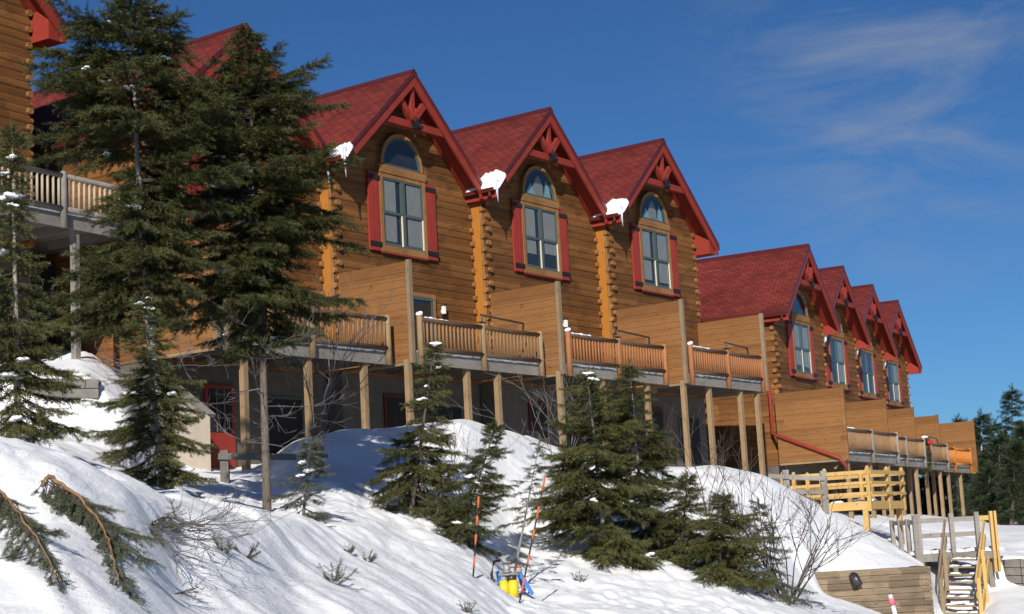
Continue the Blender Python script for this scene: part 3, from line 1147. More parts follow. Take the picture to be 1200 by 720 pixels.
# garland with a red bow on the railing of the third lower house
h6 = H[6]
pw = l2w(h6, 2.0, PD+.3, FL+.4)
t2 = R(TH2)
N2 = Vector((math.cos(t2), -math.sin(t2), 0))
dr_ = at(1085, 534, 10)
Yh = 10*(pw.dot(N2)/dr_.dot(N2))
gp = at(1085, 552, Yh)
gar = thing('garland', 'dark green garland with a red bow hanging from the far grey railing', 'garland', gp, R(90-TH2))

# ------------------------------------------------------------------ spruces
NEEDLE = []
for k in range(6):
    for j in range(3):
        a = 2*math.pi*j/3+k*.7
        x = .04+k*.155
        c, s = math.cos(a), math.sin(a)
        NEEDLE.append(((x-.045, 0, 0), (x+.055, -.02*s, .02*c), (x+.27, .24*c, .24*s)))
NEEDLE = np.array(NEEDLE)         # 18,3,3


def shoots(P, Dv, L, tmpl=NEEDLE):
    P, Dv, L = np.asarray(P, float), np.asarray(Dv, float), np.asarray(L, float)
    Dv = Dv/np.linalg.norm(Dv, axis=1, keepdims=True)
    ref = np.where(np.abs(Dv[:, 2:3]) < .95, np.array([[0, 0, 1.]]), np.array([[1., 0, 0]]))
    X = np.cross(Dv, ref)
    X /= np.linalg.norm(X, axis=1, keepdims=True)
    Y = np.cross(Dv, X)
    rot = rng.uniform(0, 6.28, len(P))
    X2 = X*np.cos(rot)[:, None]+Y*np.sin(rot)[:, None]
    Y2 = -X*np.sin(rot)[:, None]+Y*np.cos(rot)[:, None]
    B = np.stack([Dv, X2, Y2], 1)                       # n,3(axis),3
    T = tmpl.reshape(-1, 3)
    V = np.einsum('ka,nab->nkb', T, B)*L[:, None, None]+P[:, None, :]
    return V.reshape(-1, 3)


def spray(p0, d, L, P, Dv, Ls, wood, rs, sl=.15, step=.085, flat=.75, droop=.25, dens=1.0):
    """one bough: a curved stem with side twigs that carry needle shoots"""
    d = d.normalized()
    side = d.cross(Vector((0, 0, 1)))
    side = side.normalized() if side.length > .01 else Vector((1, 0, 0))
    nseg = 5
    stem = []
    for i in range(nseg+1):
        s = i/nseg
        stem.append(p0+d*(L*s)+Vector((0, 0, -droop*L*(s*1.25-.75*s*s*1.2))))

    def pos(s):
        f = s*nseg
        i = min(int(f), nseg-1)
        return stem[i].lerp(stem[i+1], f-i), (stem[i+1]-stem[i]).normalized()
    wood.tube(stem, [max(.006 if sl > .1 else .0028, .018*min(L, 1.6)*(1-.8*i/nseg)*(1 if sl > .1 else .6)) for i in range(nseg+1)], 4, False)
    n = max(3, int(L/step))
    for k in range(n):
        s = .14+.86*(k+rs.random())/n
        p, t = pos(min(s, .995))
        for sg in (-1, 1):
            if rs.random() > dens:
                continue
            tl = min(.55, .40*L)*(1-s*.75)*rs.uniform(.6, 1.25)+sl*.55
            td = (t*rs.uniform(.45, .8)+side*(sg*flat*rs.uniform(.6, 1.1))+Vector((0, 0, rs.uniform(-.42, .10)))).normalized()
            m = max(1, int(tl/(sl*.62)))
            for q in range(m):
                pp = p+td*(tl*q/m)
                dd = td+Vector((rs.uniform(-.35, .35), rs.uniform(-.35, .35), rs.uniform(-.35, .2)))
                P.append(tuple(pp))
                Dv.append(tuple(dd))
                Ls.append(sl*rs.uniform(.8, 1.3))
                if m > 1 and q < m-1:
                    sd2 = td.cross(Vector((0, 0, 1)))*rs.choice((-1, 1))
                    P.append(tuple(pp))
                    Dv.append(tuple(td*.7+sd2*.7+Vector((0, 0, rs.uniform(-.5, .1)))))
                    Ls.append(sl*rs.uniform(.7, 1.1))
        P.append(tuple(p))
        Dv.append(tuple(t+Vector((rs.uniform(-.2, .2), rs.uniform(-.2, .2), rs.uniform(-.3, .3)))))
        Ls.append(sl*rs.uniform(.8, 1.2))
    return stem


def spruce(label, base, top, d, prof, nb, trunk_r, seed, mat='needles', bark='bark', sl=.15, step=.085, droop=.25, dens=1.0, snow=0, t0=.04, group=None, name='spruce_tree', bend=0.0, dead=0, depth_k=.8, snow_at=(), gap=.22, ev=.16):
    rs = random.Random(seed)
    b = base_at(base[0], base[1], d)
    tp = at(top[0], top[1], d+.2)
    root = thing(name, label, 'tree', b, 0, group)
    axis = tp-b
    Hh = axis.length
    mpp = d/F

    def trunk(t):
        return axis*t+Vector((bend*math.sin(math.pi*t)*Hh, 0, 0))
    mb = MB()
    pts = [trunk(i/14-.03) for i in range(15)]+[trunk(1)]
    mb.tube(pts, [max(.006, trunk_r*(1-.93*max(0, i/15))) for i in range(16)], 9)
    mb.build('trunk', bark, root, True)
    P, Dv, Ls = [], [], []
    wd = MB()
    ts = [p[0] for p in prof]
    tl_, tr_ = [p[1] for p in prof], [p[2] for p in prof]
    spots = []
    for k in range(nb):
        f = (k+rs.random())/nb
        t = ts[0]+(1-ts[0])*f**.92*.985
        az = k*2.39996+rs.uniform(-.5, .5)
        if t < .93 and float(vnoise(np.array([t*11.0]), np.array([(az % 6.2832)*1.1]), seed)[0]) < -1+2*gap*1.25:
            continue
        l_ = np.interp(t, ts, tl_)*mpp
        r_ = np.interp(t, ts, tr_)*mpp
        c = math.cos(az)
        Lb = (r_*(1+c)/2+l_*(1-c)/2)
        Lb *= (1-(1-depth_k)*abs(math.sin(az)))*rs.uniform(.42, 1.3)
        if Lb < .10:
            Lb = .10
        el = -.22+.75*max(0, t-.35)+rs.uniform(-ev, ev)
        dv = Vector((math.cos(az)*math.cos(el), math.sin(az)*math.cos(el), math.sin(el)))
        p0 = trunk(t)
        st = spray(p0, dv, Lb, P, Dv, Ls, wd, rs, sl, step, .75, droop*(1-t*.8), dens)
        if math.sin(az) < .35:
            spots.append((st[3], st[2], Lb))
    for (sx, sy, sw_, sh_) in snow_at:
        c = at(sx, sy+4, d-.55)-b
        t = min(.95, max(.05, c.z/axis.z+.01))
        p0 = trunk(t)
        for off in (-.25, 0, .25):
            dv = c-p0+Vector((off, 0, 0))
            spray(p0, dv, dv.length*1.5, P, Dv, Ls, wd, rs, sl, step*.8, .8, .05, 1.0)
    # the leader
    for k in range(10):
        t = 1-.012*k
        P.append(tuple(trunk(t)))
        Dv.append((rs.uniform(-.5, .5), rs.uniform(-.5, .5), 1))
        Ls.append(sl*.9)
    V = shoots(P, Dv, Ls)
    tri = np.arange(len(V)).reshape(-1, 3)
    cr_ = np_mesh('crown', V, tri, mat, root)
    wd.build('boughs', 'twig', cr_)
    # dead lower boughs
    if dead:
        wd = MB()
        for k in range(dead):
            t = rs.uniform(.12, ts[0]+.06)
            az = rs.uniform(0, 6.28)
            bare(wd, trunk(t), Vector((math.cos(az), math.sin(az), rs.uniform(-.25, .1))), rs.uniform(.5, 1.1), .012, 3, rs)
        wd.build('dead_boughs', 'twig_grey', root)
    rs.shuffle(spots)
    for q in range(min(snow, len(spots))):
        a_, b_, Lb = spots[q]
        mb = MB()
        c = (a_+b_)/2+Vector((0, -.05, .05))
        sz = rs.uniform(.035, .085)
        mb.blob(c, (sz*rs.uniform(.9, 1.7), sz*1.1, sz*.42), q, .5, 10, 6)
        mb.blob(c+Vector((sz*rs.uniform(-1.5, 1.5), 0, -sz*.3)), (sz*.9, sz*.7, sz*.4), q+9, .4, 8, 5)
        mb.build('snow_patch', 'snow_lump', root, True)
    for (sx, sy, sw_, sh_) in snow_at:
        mb = MB()
        c = at(sx, sy, d-.55)-b
        for q in range(4):
            mb.blob(c+Vector((rs.uniform(-.6, .6)*sw_*mpp, rs.uniform(-.1, .1), rs.uniform(-.5, .5)*sh_*mpp)), (sw_*mpp*rs.uniform(.25, .5), .12, sh_*mpp*rs.uniform(.18, .34)), q+int(sx), .4, 10, 5)
        mb.build('snow_patch', 'snow_lump', root, True)
    return root


def bare(wd, p, d, L, r, depth, rs, n=3):
    """leafless twigs, branching"""
    d = d.normalized()
    pts = [p]
    k = 4
    for i in range(k):
        d = (d+Vector((rs.uniform(-.22, .22), rs.uniform(-.22, .22), rs.uniform(-.12, .2)))).normalized()
        pts.append(pts[-1]+d*(L/k))
    wd.tube(pts, [max(.0025, r*(1-.6*i/k)) for i in range(k+1)], n, False)
    if depth > 0:
        for i in range(rs.randint(2, 4)):
            q = rs.uniform(.3, 1)
            j = min(int(q*k), k-1)
            pp = pts[j].lerp(pts[j+1], q*k-j)
            nd_ = (d+Vector((rs.uniform(-.9, .9), rs.uniform(-.7, .7), rs.uniform(-.5, .6)))).normalized()
            bare(wd, pp, nd_, L*rs.uniform(.4, .7), r*.55, depth-1, rs, n)


SPG = 'young spruces on the snow bank'
spruce('tallest dark spruce at left, its tip above the frame and boughs across the upper deck', (197, 582), (152, -28), 25,
       [(.30, 70, 30), (.36, 120, 45), (.41, 130, 60), (.45, 125, 88), (.50, 70, 92), (.56, 50, 95), (.64, 62, 100), (.68, 128, 104), (.74, 140, 108), (.84, 108, 88), (.9, 58, 66), (.95, 22, 30), (1, 5, 5)],
       300, .10, 11, 'needles', 'bark_grey', sl=.17, droop=.30, snow=14, dead=10, group='tall spruces at left', gap=.24, ev=.38, bend=-.012, snow_at=((143, 131, 22, 6), (152, 141, 26, 6)))
spruce('tall spruce with a bare dark lower trunk standing before the first deck', (313, 597), (288, 32), 27,
       [(.33, 50, 40), (.37, 85, 65), (.42, 100, 96), (.46, 98, 108), (.53, 92, 74), (.60, 86, 112), (.67, 86, 126), (.72, 80, 78), (.79, 82, 88), (.84, 84, 108), (.88, 62, 72), (.94, 34, 34), (1, 5, 5)],
       280, .08, 23, 'needles', 'bark', sl=.17, droop=.28, snow=12, dead=14, group='tall spruces at left', gap=.24, ev=.36, bend=.006, snow_at=((262, 320, 20, 6), (276, 328, 14, 6)))
spruce('bushy small spruce below the tallest spruce, its skirt on the snow', (192, 588), (168, 345), 22,
       [(.03, 62, 45), (.12, 85, 58), (.28, 72, 62), (.42, 66, 62), (.6, 44, 46), (.8, 26, 26), (1, 3, 3)],
       150, .06, 31, 'needles_olive', 'bark_grey', sl=.13, step=.075, droop=.3, snow=5)
spruce('spruce at the left picture edge with a thin pale trunk above dense lower boughs', (22, 560), (14, 150), 17.5,
       [(.06, 75, 62), (.2, 80, 66), (.35, 75, 62), (.5, 62, 60), (.58, 40, 34), (.7, 22, 22), (.85, 12, 12), (1, 3, 3)],
       190, .045, 41, 'needles_olive', 'bark_pale', sl=.13, step=.075, droop=.32, snow=10)
spruce('young spruce with a long thin ragged tip reaching up to the second deck', (483, 640), (509, 404), 31,
       [(.02, 50, 58), (.15, 62, 52), (.33, 84, 48), (.5, 44, 42), (.67, 22, 38), (.8, 20, 32), (.93, 9, 12), (1, 2, 2)],
       150, .05, 51, 'needles_olive', sl=.15, step=.08, droop=.2, snow=8, group=SPG, gap=.3, ev=.34)
spruce('young spruce leaning right, between the ragged tipped one and the thin sapling', (538, 652), (582, 496), 30,
       [(.02, 46, 52), (.3, 40, 46), (.55, 25, 36), (.8, 15, 18), (1, 2, 2)],
       110, .04, 61, 'needles', sl=.14, step=.08, droop=.22, snow=4, group=SPG, gap=.28, ev=.36)
spruce('thin sparse spruce sapling leaning over the snowmaking hydrant', (600, 675), (633, 514), 29.5,
       [(.12, 22, 30), (.4, 34, 30), (.6, 24, 20), (.8, 13, 10), (1, 2, 2)],
       40, .03, 71, 'needles_grey', 'bark_grey', sl=.12, step=.10, droop=.1, dens=.75, group=SPG)
spruce('broadest spruce of the bank, skirt sweeping down onto smooth snow', (712, 675), (688, 436), 33,
       [(.02, 28, 48), (.10, 45, 60), (.2, 62, 58), (.35, 78, 52), (.5, 76, 52), (.7, 55, 44), (.85, 32, 30), (1, 4, 4)],
       220, .07, 81, 'needles_olive', 'bark_grey', sl=.16, droop=.24, snow=4, group=SPG, gap=.3, ev=.38)
spruce('tall narrow spruce just right of the broadest one, tip at deck height', (757, 658), (738, 426), 34.2,
       [(.02, 40, 48), (.2, 52, 54), (.4, 52, 55), (.6, 45, 48), (.8, 30, 36), (.95, 10, 14), (1, 3, 3)],
       190, .06, 91, 'needles', 'bark_grey', sl=.16, droop=.22, snow=3, group=SPG, gap=.3, ev=.38)
spruce('low wide spruce sunk in the bank, left of the leafless bush', (842, 676), (848, 580), 33.5,
       [(.02, 62, 50), (.3, 62, 60), (.6, 45, 55), (.85, 20, 22), (1, 5, 5)],
       120, .05, 101, 'needles_olive', sl=.15, droop=.15, group=SPG)
spruce('low ragged spruce mixed with the leafless bush before the retaining wall', (905, 684), (888, 588), 34.5,
       [(.04, 45, 45), (.4, 40, 40), (.7, 24, 20), (1, 4, 4)],
       60, .04, 111, 'needles_grey', sl=.14, step=.1, droop=.12, dens=.7, group=SPG)
spruce('small thin spruce beside the split rail, low in front of the mound', (355, 607), (363, 518), 25.5,
       [(.04, 30, 36), (.25, 40, 42), (.5, 26, 30), (.75, 14, 16), (1, 2, 2)],
       56, .03, 121, 'needles_grey', sl=.12, step=.09, droop=.15, dens=.8, snow=3, group=SPG)
spruce('low spruce between the ragged tipped spruce and the right leaning one', (512, 650), (522, 548), 30.6, [(.02, 40, 40), (.3, 38, 40), (.6, 24, 26), (.85, 10, 12), (1, 3, 3)],
       70, .035, 151, 'needles_olive', sl=.14, droop=.15, group=SPG, ev=.4, gap=.3)
spruce('short bushy spruce between the tall narrow one and the low wide one', (798, 668), (806, 556), 34, [(.02, 40, 42), (.3, 44, 42), (.6, 26, 34), (.85, 14, 12), (1, 3, 3)],
       110, .04, 131, 'needles_olive', sl=.15, droop=.15, group=SPG, ev=.35)
spruce('short spruce tucked behind the leaning bamboo pole, left of the broadest spruce', (655, 662), (662, 520), 35, [(.02, 30, 32), (.3, 32, 34), (.6, 22, 22), (.85, 10, 12), (1, 3, 3)],
       70, .04, 141, 'needles', sl=.15, droop=.15, group=SPG, ev=.35, gap=.35)
# ------------------------------------------------------------------ forest on the right
rs = random.Random(5)
FG = 'far spruces behind the lower row'
far = [(1122, 492, 100, 20), (1140, 500, 108, 24), (1150, 486, 96, 26), (1166, 496, 112, 24), (1186, 457, 98, 30), (1206, 468, 104, 30), (1172, 512, 90, 24),
       (1198, 500, 88, 26), (1132, 522, 118, 26), (1158, 530, 92, 26), (1224, 470, 110, 34), (1245, 455, 105, 34), (1182, 545, 86, 24), (1112, 515, 125, 22), (1098, 552, 84, 20), (1084, 560, 86, 18), (1190, 520, 72, 30), (1160, 548, 76, 24)]
fl = ['far spruce at the left end of the dark wood, touching the last balcony', 'far spruce with a blunt tip among the dark wood', 'far spruce, pointed, standing just left of the wood gap',
      'far spruce, middle of the dark wood', 'tallest far spruce, its dark tip highest over the wood', 'far tall spruce cut by the right edge of the picture', 'far shorter spruce in front of the tallest one',
      'far spruce low at the right edge before the taller ones', 'far spruce hidden low in the dark wood', 'far spruce, rounded and low, front of the wood', 'far spruce just outside the right edge',
      'far tall spruce well outside the right edge', 'far lowest spruce by the stone wall snow', 'far spruce peeping out behind the last balcony', 'far small spruce seen under the last balcony between the posts', 'far small spruce deepest under the lower balconies', 'nearest spruce of the dark wood, right above the stone wall', 'near low spruce of the dark wood, left of the nearest one']
for k, (x, y, d, w_) in enumerate(far):
    spruce(fl[k], (x+rs.uniform(-3, 3), 615 if d > 80 else 628, d), (x, y), d, [(.05, w_, w_), (.4, w_*.9, w_*.9), (.7, w_*.5, w_*.5), (.9, w_*.22, w_*.22), (1, 1, 1)],
           80, .12, 200+k, 'needles_far', 'bark_pale' if k % 4 == 2 else 'bark', sl=.50, step=.30, droop=.22, dens=.9, group=FG)

# ------------------------------------------------------------------ garland
P, Dv, Ls = [], [], []
rs = random.Random(3)
for k in range(420):
    t = rs.random()
    a = rs.uniform(0, 6.28)
    r = .20*math.sin(math.pi*(.12+.8*t))
    P.append((r*math.cos(a)*.9+.04*math.sin(t*5), -.08+r*math.sin(a)*.5, 1.45*t))
    Dv.append((math.cos(a), math.sin(a), rs.uniform(-1, .2)))
    Ls.append(.16)
np_mesh('greenery', shoots(P, Dv, Ls), np.arange(len(P)*54).reshape(-1, 3), 'needles', gar)
mb = MB()
for sg in (-1, 1):
    mb.blob((.14+sg*.12, -.24, 1.22), (.14, .07, .10), 2+sg, .2, 9, 6)
    mb.beam((.14+sg*.03, -.22, 1.2), (.14+sg*.12, -.24, .72), .07, .02, (0, 1, 0))
mb.blob((.14, -.27, 1.22), (.05, .05, .05), 1, .1, 8, 5)
mb.build('bow', 'ribbon', gar, True)
mb = MB()
mb.blob((-.12, -.1, 1.47), (.20, .14, .06), 5, .2, 9, 5)
mb.build('snow_cap', 'snow_lump', gar, True)

# ------------------------------------------------------------------ bowed boughs in the foreground bank


def bough(label, path, rad, seed, lift=.16, hang=.42, mat='needles_grey', stem='bark_orange', sl=.085, n=26, needle_from=.15):
    rs = random.Random(seed)
    pw_ = [surf(x, y, 0) for x, y in path]
    pw_ = [Vector((p.x, p.y-.12-.1*(k in (1, 2, 3)), p.z+lift*(.75 if 0 < k < len(path)-1 else .5))) for k, p in enumerate(pw_)]
    root = thing('spruce_bough', label, 'branch', pw_[0], 0, 'bent spruce boughs in the near snow bank')
    pl = [p-pw_[0] for p in pw_]
    # smooth the path
    pts = []
    for i in range(len(pl)-1):
        a, b, c, e = pl[max(i-1, 0)], pl[i], pl[i+1], pl[min(i+2, len(pl)-1)]
        for k in range(5):
            t = k/5
            pts.append(.5*((2*b)+(c-a)*t+(2*a-5*b+4*c-e)*t*t+(3*b-a-3*c+e)*t**3))
    pts.append(pl[-1])
    for q in pts[1:-1]:
        q += Vector((rs.uniform(-.012, .012), rs.uniform(-.01, .01), rs.uniform(-.012, .012)))
    mb = MB()
    m_ = len(pts)
    mb.tube(pts, [rad*(1-.75*i/m_) for i in range(m_)], 8)
    mb.build('stem', stem, root, True)
    P, Dv, Ls = [], [], []
    wd = MB()
    for f_ in (.22, .38, .52, .66):
        i = int(f_*(m_-1))
        dd = (pts[i+1]-pts[i]).normalized()+Vector((rs.uniform(-.9, .9), rs.uniform(-.3, .1), rs.uniform(-.5, .1)))
        spray(pts[i], dd, hang*rs.uniform(.8, 1.25), P, Dv, Ls, wd, rs, sl, .05, .7, .5, .7)
    for k in range(n):
        s = needle_from+(1-needle_from)*(k+rs.random()*.8)/n
        f = min(s, .998)*(m_-1)
        i = int(f)
        p = pts[i].lerp(pts[i+1], f-i)
        t = (pts[i+1]-pts[i]).normalized()
        for sg in (-1, 1):
            d = Vector((sg*rs.uniform(.25, .8), rs.uniform(-.35, .1), rs.uniform(-1.0, -.35)))+t*.55
            L = hang*(1-.55*s)*rs.uniform(.25, 1.1)
            spray(p, d, L, P, Dv, Ls, wd, rs, sl, .055, .75, .3, .6)
    np_mesh('needles', shoots(P, Dv, Ls), np.arange(len(P)*54).reshape(-1, 3), mat, root)
    wd.build('twigs', 'twig', root)
    return root


bough('bent spruce bough at the left edge with an orange brown stem', [(-25, 570), (0, 586), (22, 604), (40, 632), (56, 660), (72, 690)], .017, 1, hang=.5, n=20)
bough('larger bent spruce bough arching out of the near snow bank', [(54, 580), (66, 576), (86, 588), (106, 606), (124, 634), (135, 662), (143, 692)], .021, 2, hang=.70, n=30, needle_from=.06)
bough('short spruce bough poking sideways from the bank above the grey dead twigs', [(240, 622), (222, 620), (205, 616), (190, 618), (178, 622)], .018, 4, lift=.1, hang=.26, stem='twig_grey', n=12, needle_from=.4)


def sprig(label, px, py, h, seed, mat='needles_grey'):
    rs = random.Random(seed)
    b = surf(px, py)
    root = thing('spruce_sprig', label, 'branch', b, 0, 'spruce tips poking out of the snow')
    P, Dv, Ls = [], [], []
    wd = MB()
    for k in range(5):
        d = Vector((rs.uniform(-.7, .9), rs.uniform(-.5, .3), rs.uniform(.4, 1)))
        spray(Vector((0, 0, -.04)), d, h*rs.uniform(.6, 1), P, Dv, Ls, wd, rs, .07, .07, .6, .1, .8)
    np_mesh('needles', shoots(P, Dv, Ls), np.arange(len(P)*54).reshape(-1, 3), mat, root)
    wd.build('stem', 'twig_grey', root)


sprig('spruce tip poking out right of the short bough', 262, 648, .32, 1)
sprig('small dark spruce tip at the end of the dead twigs', 287, 652, .22, 2)
sprig('larger spruce tip poking from the lower slope below the cornice', 390, 684, .36, 3)
sprig('tiny spruce tip at the edge of the snow crest', 409, 648, .16, 4)
sprig('thin spruce tip on the slope right of the cornice', 430, 658, .22, 5)
sprig('grey spruce tip on the smooth snow under the broad spruce', 681, 682, .26, 6)
sprig('spruce tip at the foot of the left striped pole', 548, 718, .22, 7)

# grey dead twigs lying on the bank
rs = random.Random(8)
b = surf(205, 640)
root = thing('dead_branch', 'tangle of grey dead twigs lying on the near bank', 'branch', b, 0)
wd = MB()
for k in range(17):
    q = surf(rs.uniform(178, 215), rs.uniform(622, 645), .1)-b
    bare(wd, q, Vector((rs.uniform(.1, 1), rs.uniform(-.6, -.1), rs.uniform(-.35, .05))), rs.uniform(.35, .8), .008, 2, rs)
wd.build('twigs', 'twig_grey', root)
b = surf(205, 700)
root = thing('dead_branch', 'small bare twig lying alone on the lower near snow', 'branch', b, 0)
wd = MB()
for k in range(4):
    bare(wd, Vector((0, 0, .03)), Vector((1, rs.uniform(-.4, .4), rs.uniform(.0, .12))), rs.uniform(.2, .36), .006, 1, rs)
wd.build('twigs', 'twig', root)


def shrub(label, px, py, d, h, n, seed, mat='twig', lean=0, spread=.8, r=.016, dep=3):
    rs = random.Random(seed)
    b = base_at(px, py, d)
    root = thing('bare_bush', label, 'bush', b, 0, 'leafless bushes on the bank')
    for k in range(n):
        wd = MB()
        bare(wd, Vector((rs.uniform(-.1, .1), rs.uniform(-.1, .1), -.1)), Vector((rs.uniform(-spread, spread)+lean, rs.uniform(-.4, .4), 1)), h*rs.uniform(.6, 1.05), r, dep, rs)
        wd.build('stem', mat, root)


shrub('leafless bush spreading right over the snow before the timber retaining wall', 922, 686, 34.8, 2.3, 15, 1, lean=.4, spread=1.0, r=.022)
shrub('leafless dark bush tangled into the low wide spruce', 872, 682, 34.6, 1.6, 9, 6, lean=.2, spread=1.0, r=.018)
shrub('leafless upright bush on the mound left of the low wide spruce', 826, 600, 38, 1.9, 5, 2, spread=.35)
shrub('leafless bush behind the broadest spruce, twigs against the deck shade', 668, 560, 37, 2.6, 6, 3, 'twig_grey', spread=.5)
shrub('leafless bush under the first deck, behind the bare trunk', 372, 540, 35, 2.8, 6, 4, 'twig_grey', lean=.1, spread=.6, r=.02)
shrub('leafless twigs standing on the mound between the two young spruces', 548, 600, 32.8, 1.5, 5, 5, 'twig_grey', spread=.4)

# ------------------------------------------------------------------ poles, hydrant


def striped_pole(name, label, base, top, d, r, bands, m0, m1, group=None):
    b = base_at(base[0], base[1], d)
    tp = at(top[0], top[1], d-.2)
    root = thing(name, label, 'pole', b, 0, group)
    v = tp-b
    mb = MB()
    mb.tube([v*-.1, v*.5, v], [r, r*.95, r*.8], 8)
    mb.build('shaft', m0, root, True)
    for lo, hi in bands:
        mb = MB()
        mb.tube([v*lo, v*hi], [r*1.25, r*1.2], 8)
        mb.build('band', m1, root, True)


BG = 'striped bamboo poles'
striped_pole('bamboo_pole', 'upright orange and black striped pole, left of the yellow pad', (557, 728), (561, 582), 26.5, .0145,
             [(.86, 1.0), (.64, .76), (.40, .53), (.1, .26)], 'bamboo_black', 'orange_band', BG)
striped_pole('bamboo_pole', 'leaning orange and black striped pole, right of the yellow pad', (609, 712), (639, 558), 27, .0145,
             [(.88, 1.0), (.66, .76), (.50, .58), (.3, .38), (.08, .2)], 'bamboo_black', 'orange_band', BG)
striped_pole('slope_marker', 'short leaning white pole with pink band before the retaining wall', (1055, 730), (1043, 697), 33, .05,
             [(.78, .93), (.45, .55)], 'white_paint', 'pink_band')
b = base_at(598, 702, 28.4)
hy = thing('snowmaking_hydrant', 'grey snowmaking hydrant with yellow padding and blue legs between the striped poles', 'hydrant', b)
mb = MB()
mb.tube([(-.04, 0, -.2), (-.04, 0, .62)], [.05, .05], 10)
mb.tube([(-.22, -.03, .42), (.22, -.03, .42)], [.045, .045], 10)
mb.blob((-.04, -.02, .53), (.085, .08, .12), 4, .08, 12, 8)
for z in (.40, .46, .66):
    mb.tube([(-.04, -.02, z), (-.04, -.02, z+.03)], [.105, .105], 12)
mb.tube([(-.04, 0, .6), (-.13, .02, .80)], [.06, .075], 10)
mb.tube([(-.17, -.02, .70), (.02, -.04, .82)], [.03, .03], 8)
mb.build('valve', 'grey_metal', hy, True)
mb = MB()
mb.tube([(.05, -.05, .28), (.05, -.05, .40)], [.11, .10], 12)
mb.build('coupling', 'dark_metal', hy, True)
mb = MB()
mb.tube([(-.17, -.04, .72), (-.30, -.10, .70), (-.36, -.16, .45), (-.33, -.2, .12), (-.42, -.1, -.08)], [.03]*5, 8)
mb.build('hose', 'black_iron', hy, True)
mb = MB()
for q in range(10):
    a0, a1 = 2*math.pi*q/10, 2*math.pi*(q+1)/10
    mb.beam((.26+.02*math.cos(a0)*0, -.06+.07*math.cos(a0), .56+.07*math.sin(a0)), (.26, -.06+.07*math.cos(a1), .56+.07*math.sin(a1)), .02, .02, (1, 0, 0))
mb.tube([(.0, -.03, .56), (.27, -.06, .56)], [.016, .016], 6)
mb.build('hand_wheel', 'red_bright', hy)
for x0, x1, n_ in ((-.20, -.03, 0), (-.02, .17, 1)):
    mb = MB()
    w_ = x1-x0
    mb.tube([((x0+x1)/2, -.06-.02*n_, .0-.05*n_), ((x0+x1)/2, -.06-.02*n_, .15), ((x0+x1)/2, -.06-.02*n_, .30)], [w_*.56, w_*.58, w_*.52], 12)
    mb.build('padding', 'yellow_pad', hy, True)
hy.scale = (.84, .84, .84)
for p, q in (((-.24, 0, .50), (-.20, 0, .26)), ((.22, .02, .46), (.47, -.05, -.02)), ((.2, .25, .46), (.3, .5, .05))):
    mb = MB()
    mb.beam(p, q, .09, .03, (0, 1, 0))
    mb.build('leg', 'blue_paint', hy)
mb = MB()
mb.tube([(.1, -.02, .47), (.24, .0, .46)], .02, 8)
mb.tube([(.14, -.02, .15), (.40, -.03, .12)], .014, 6)
mb.build('brace', 'grey_metal', hy)

# ------------------------------------------------------------------ retaining walls
A_, B_ = at(930, 690, 41.3), at(1081, 690, 41.35)
ztop = at(1040, 666, 41.6).z
rw_ = thing('retaining_wall', 'brown timber retaining wall below the smooth snow mound', 'wall', (A_.x, A_.y, -3.2))
dvec = Vector((B_.x-A_.x, B_.y-A_.y, 0))
ln = dvec.length
u = dvec.normalized()
vn = Vector((-u.y, u.x, 0))
mb = MB()
nrow = int((ztop+3.2)/.16)+1
for k in range(nrow):
    z0 = ztop+3.2-(k+1)*.16
    j = .012*((k*7) % 3-1)
    cuts = [0]+sorted(ln*(q+((k*37+q*11) % 10)/10)/4 for q in range(4))+[ln]
    for s0, s1 in zip(cuts[:-1], cuts[1:]):
        if s1-s0 < .05:
            continue
        p = [u*s0+vn*j, u*s1+vn*j, u*s1+vn*.5, u*s0+vn*.5]
        mb.add([(q.x, q.y, z0+.006) for q in p]+[(q.x, q.y, z0+.155) for q in p], [(0, 3, 2, 1), (4, 5, 6, 7), (0, 1, 5, 4), (1, 2, 6, 5), (2, 3, 7, 6), (3, 0, 4, 7)])
mb.build('timbers', 'wall_timber', rw_)
mb = MB()
e = u*ln
for k in range(nrow):
    z0 = ztop+3.2-(k+1)*.16
    p = [e+u*.004, e+u*.25, e+u*.25+vn*3.6, e+u*.004+vn*3.6]
    mb.add([(q.x, q.y, z0+.006) for q in p]+[(q.x, q.y, z0+.155) for q in p], [(0, 3, 2, 1), (4, 5, 6, 7), (0, 1, 5, 4), (1, 2, 6, 5), (2, 3, 7, 6), (3, 0, 4, 7)])
mb.build('return_timbers', 'wall_timber', rw_)
p = at(1001, 676, 41.2)-rw_.location
q = at(1006, 686, 41.1)-rw_.location
mb = MB()
mb.tube([p+Vector((0, .3, .02)), p+Vector((0, 0, 0)), q], [.11, .12, .12], 10)
mb.build('drain_pipe', 'dark_metal', rw_, True)


def stone_wall(label, path, ztop, zb, seed):
    pts = [at(px, 600, d) for px, d in path]
    root = thing('stone_wall', label, 'wall', (pts[0].x, pts[0].y, zb))
    mb = MB()
    rs = random.Random(seed)
    rows = max(2, int((ztop-zb)/.2))
    for k in range(rows):
        z = k*(ztop-zb)/rows
        for i in range(len(pts)-1):
            a, b = pts[i], pts[i+1]
            L = (b-a).length
            s = 0
            while s < L-.02:
                w_ = min(rs.uniform(.35, .75), L-s)
                if L-s-w_ < .15:
                    w_ = L-s
                c = a.lerp(b, (s+w_/2)/L)
                uu = (b-a).normalized()
                vv = Vector((-uu.y, uu.x, 0))
                cc = c-pts[0]-vv*.04*rs.random()+vv*.25
                hr = (ztop-zb)/rows
                mb.beam(cc-uu*(w_/2-.008)+Vector((0, 0, z-zb*0+hr/2)), cc+uu*(w_/2-.008)+Vector((0, 0, z+hr/2+rs.uniform(-.008, .008))), .5, hr-.02)
                s += w_
    mb.build('stones', 'rock', root)
    return root


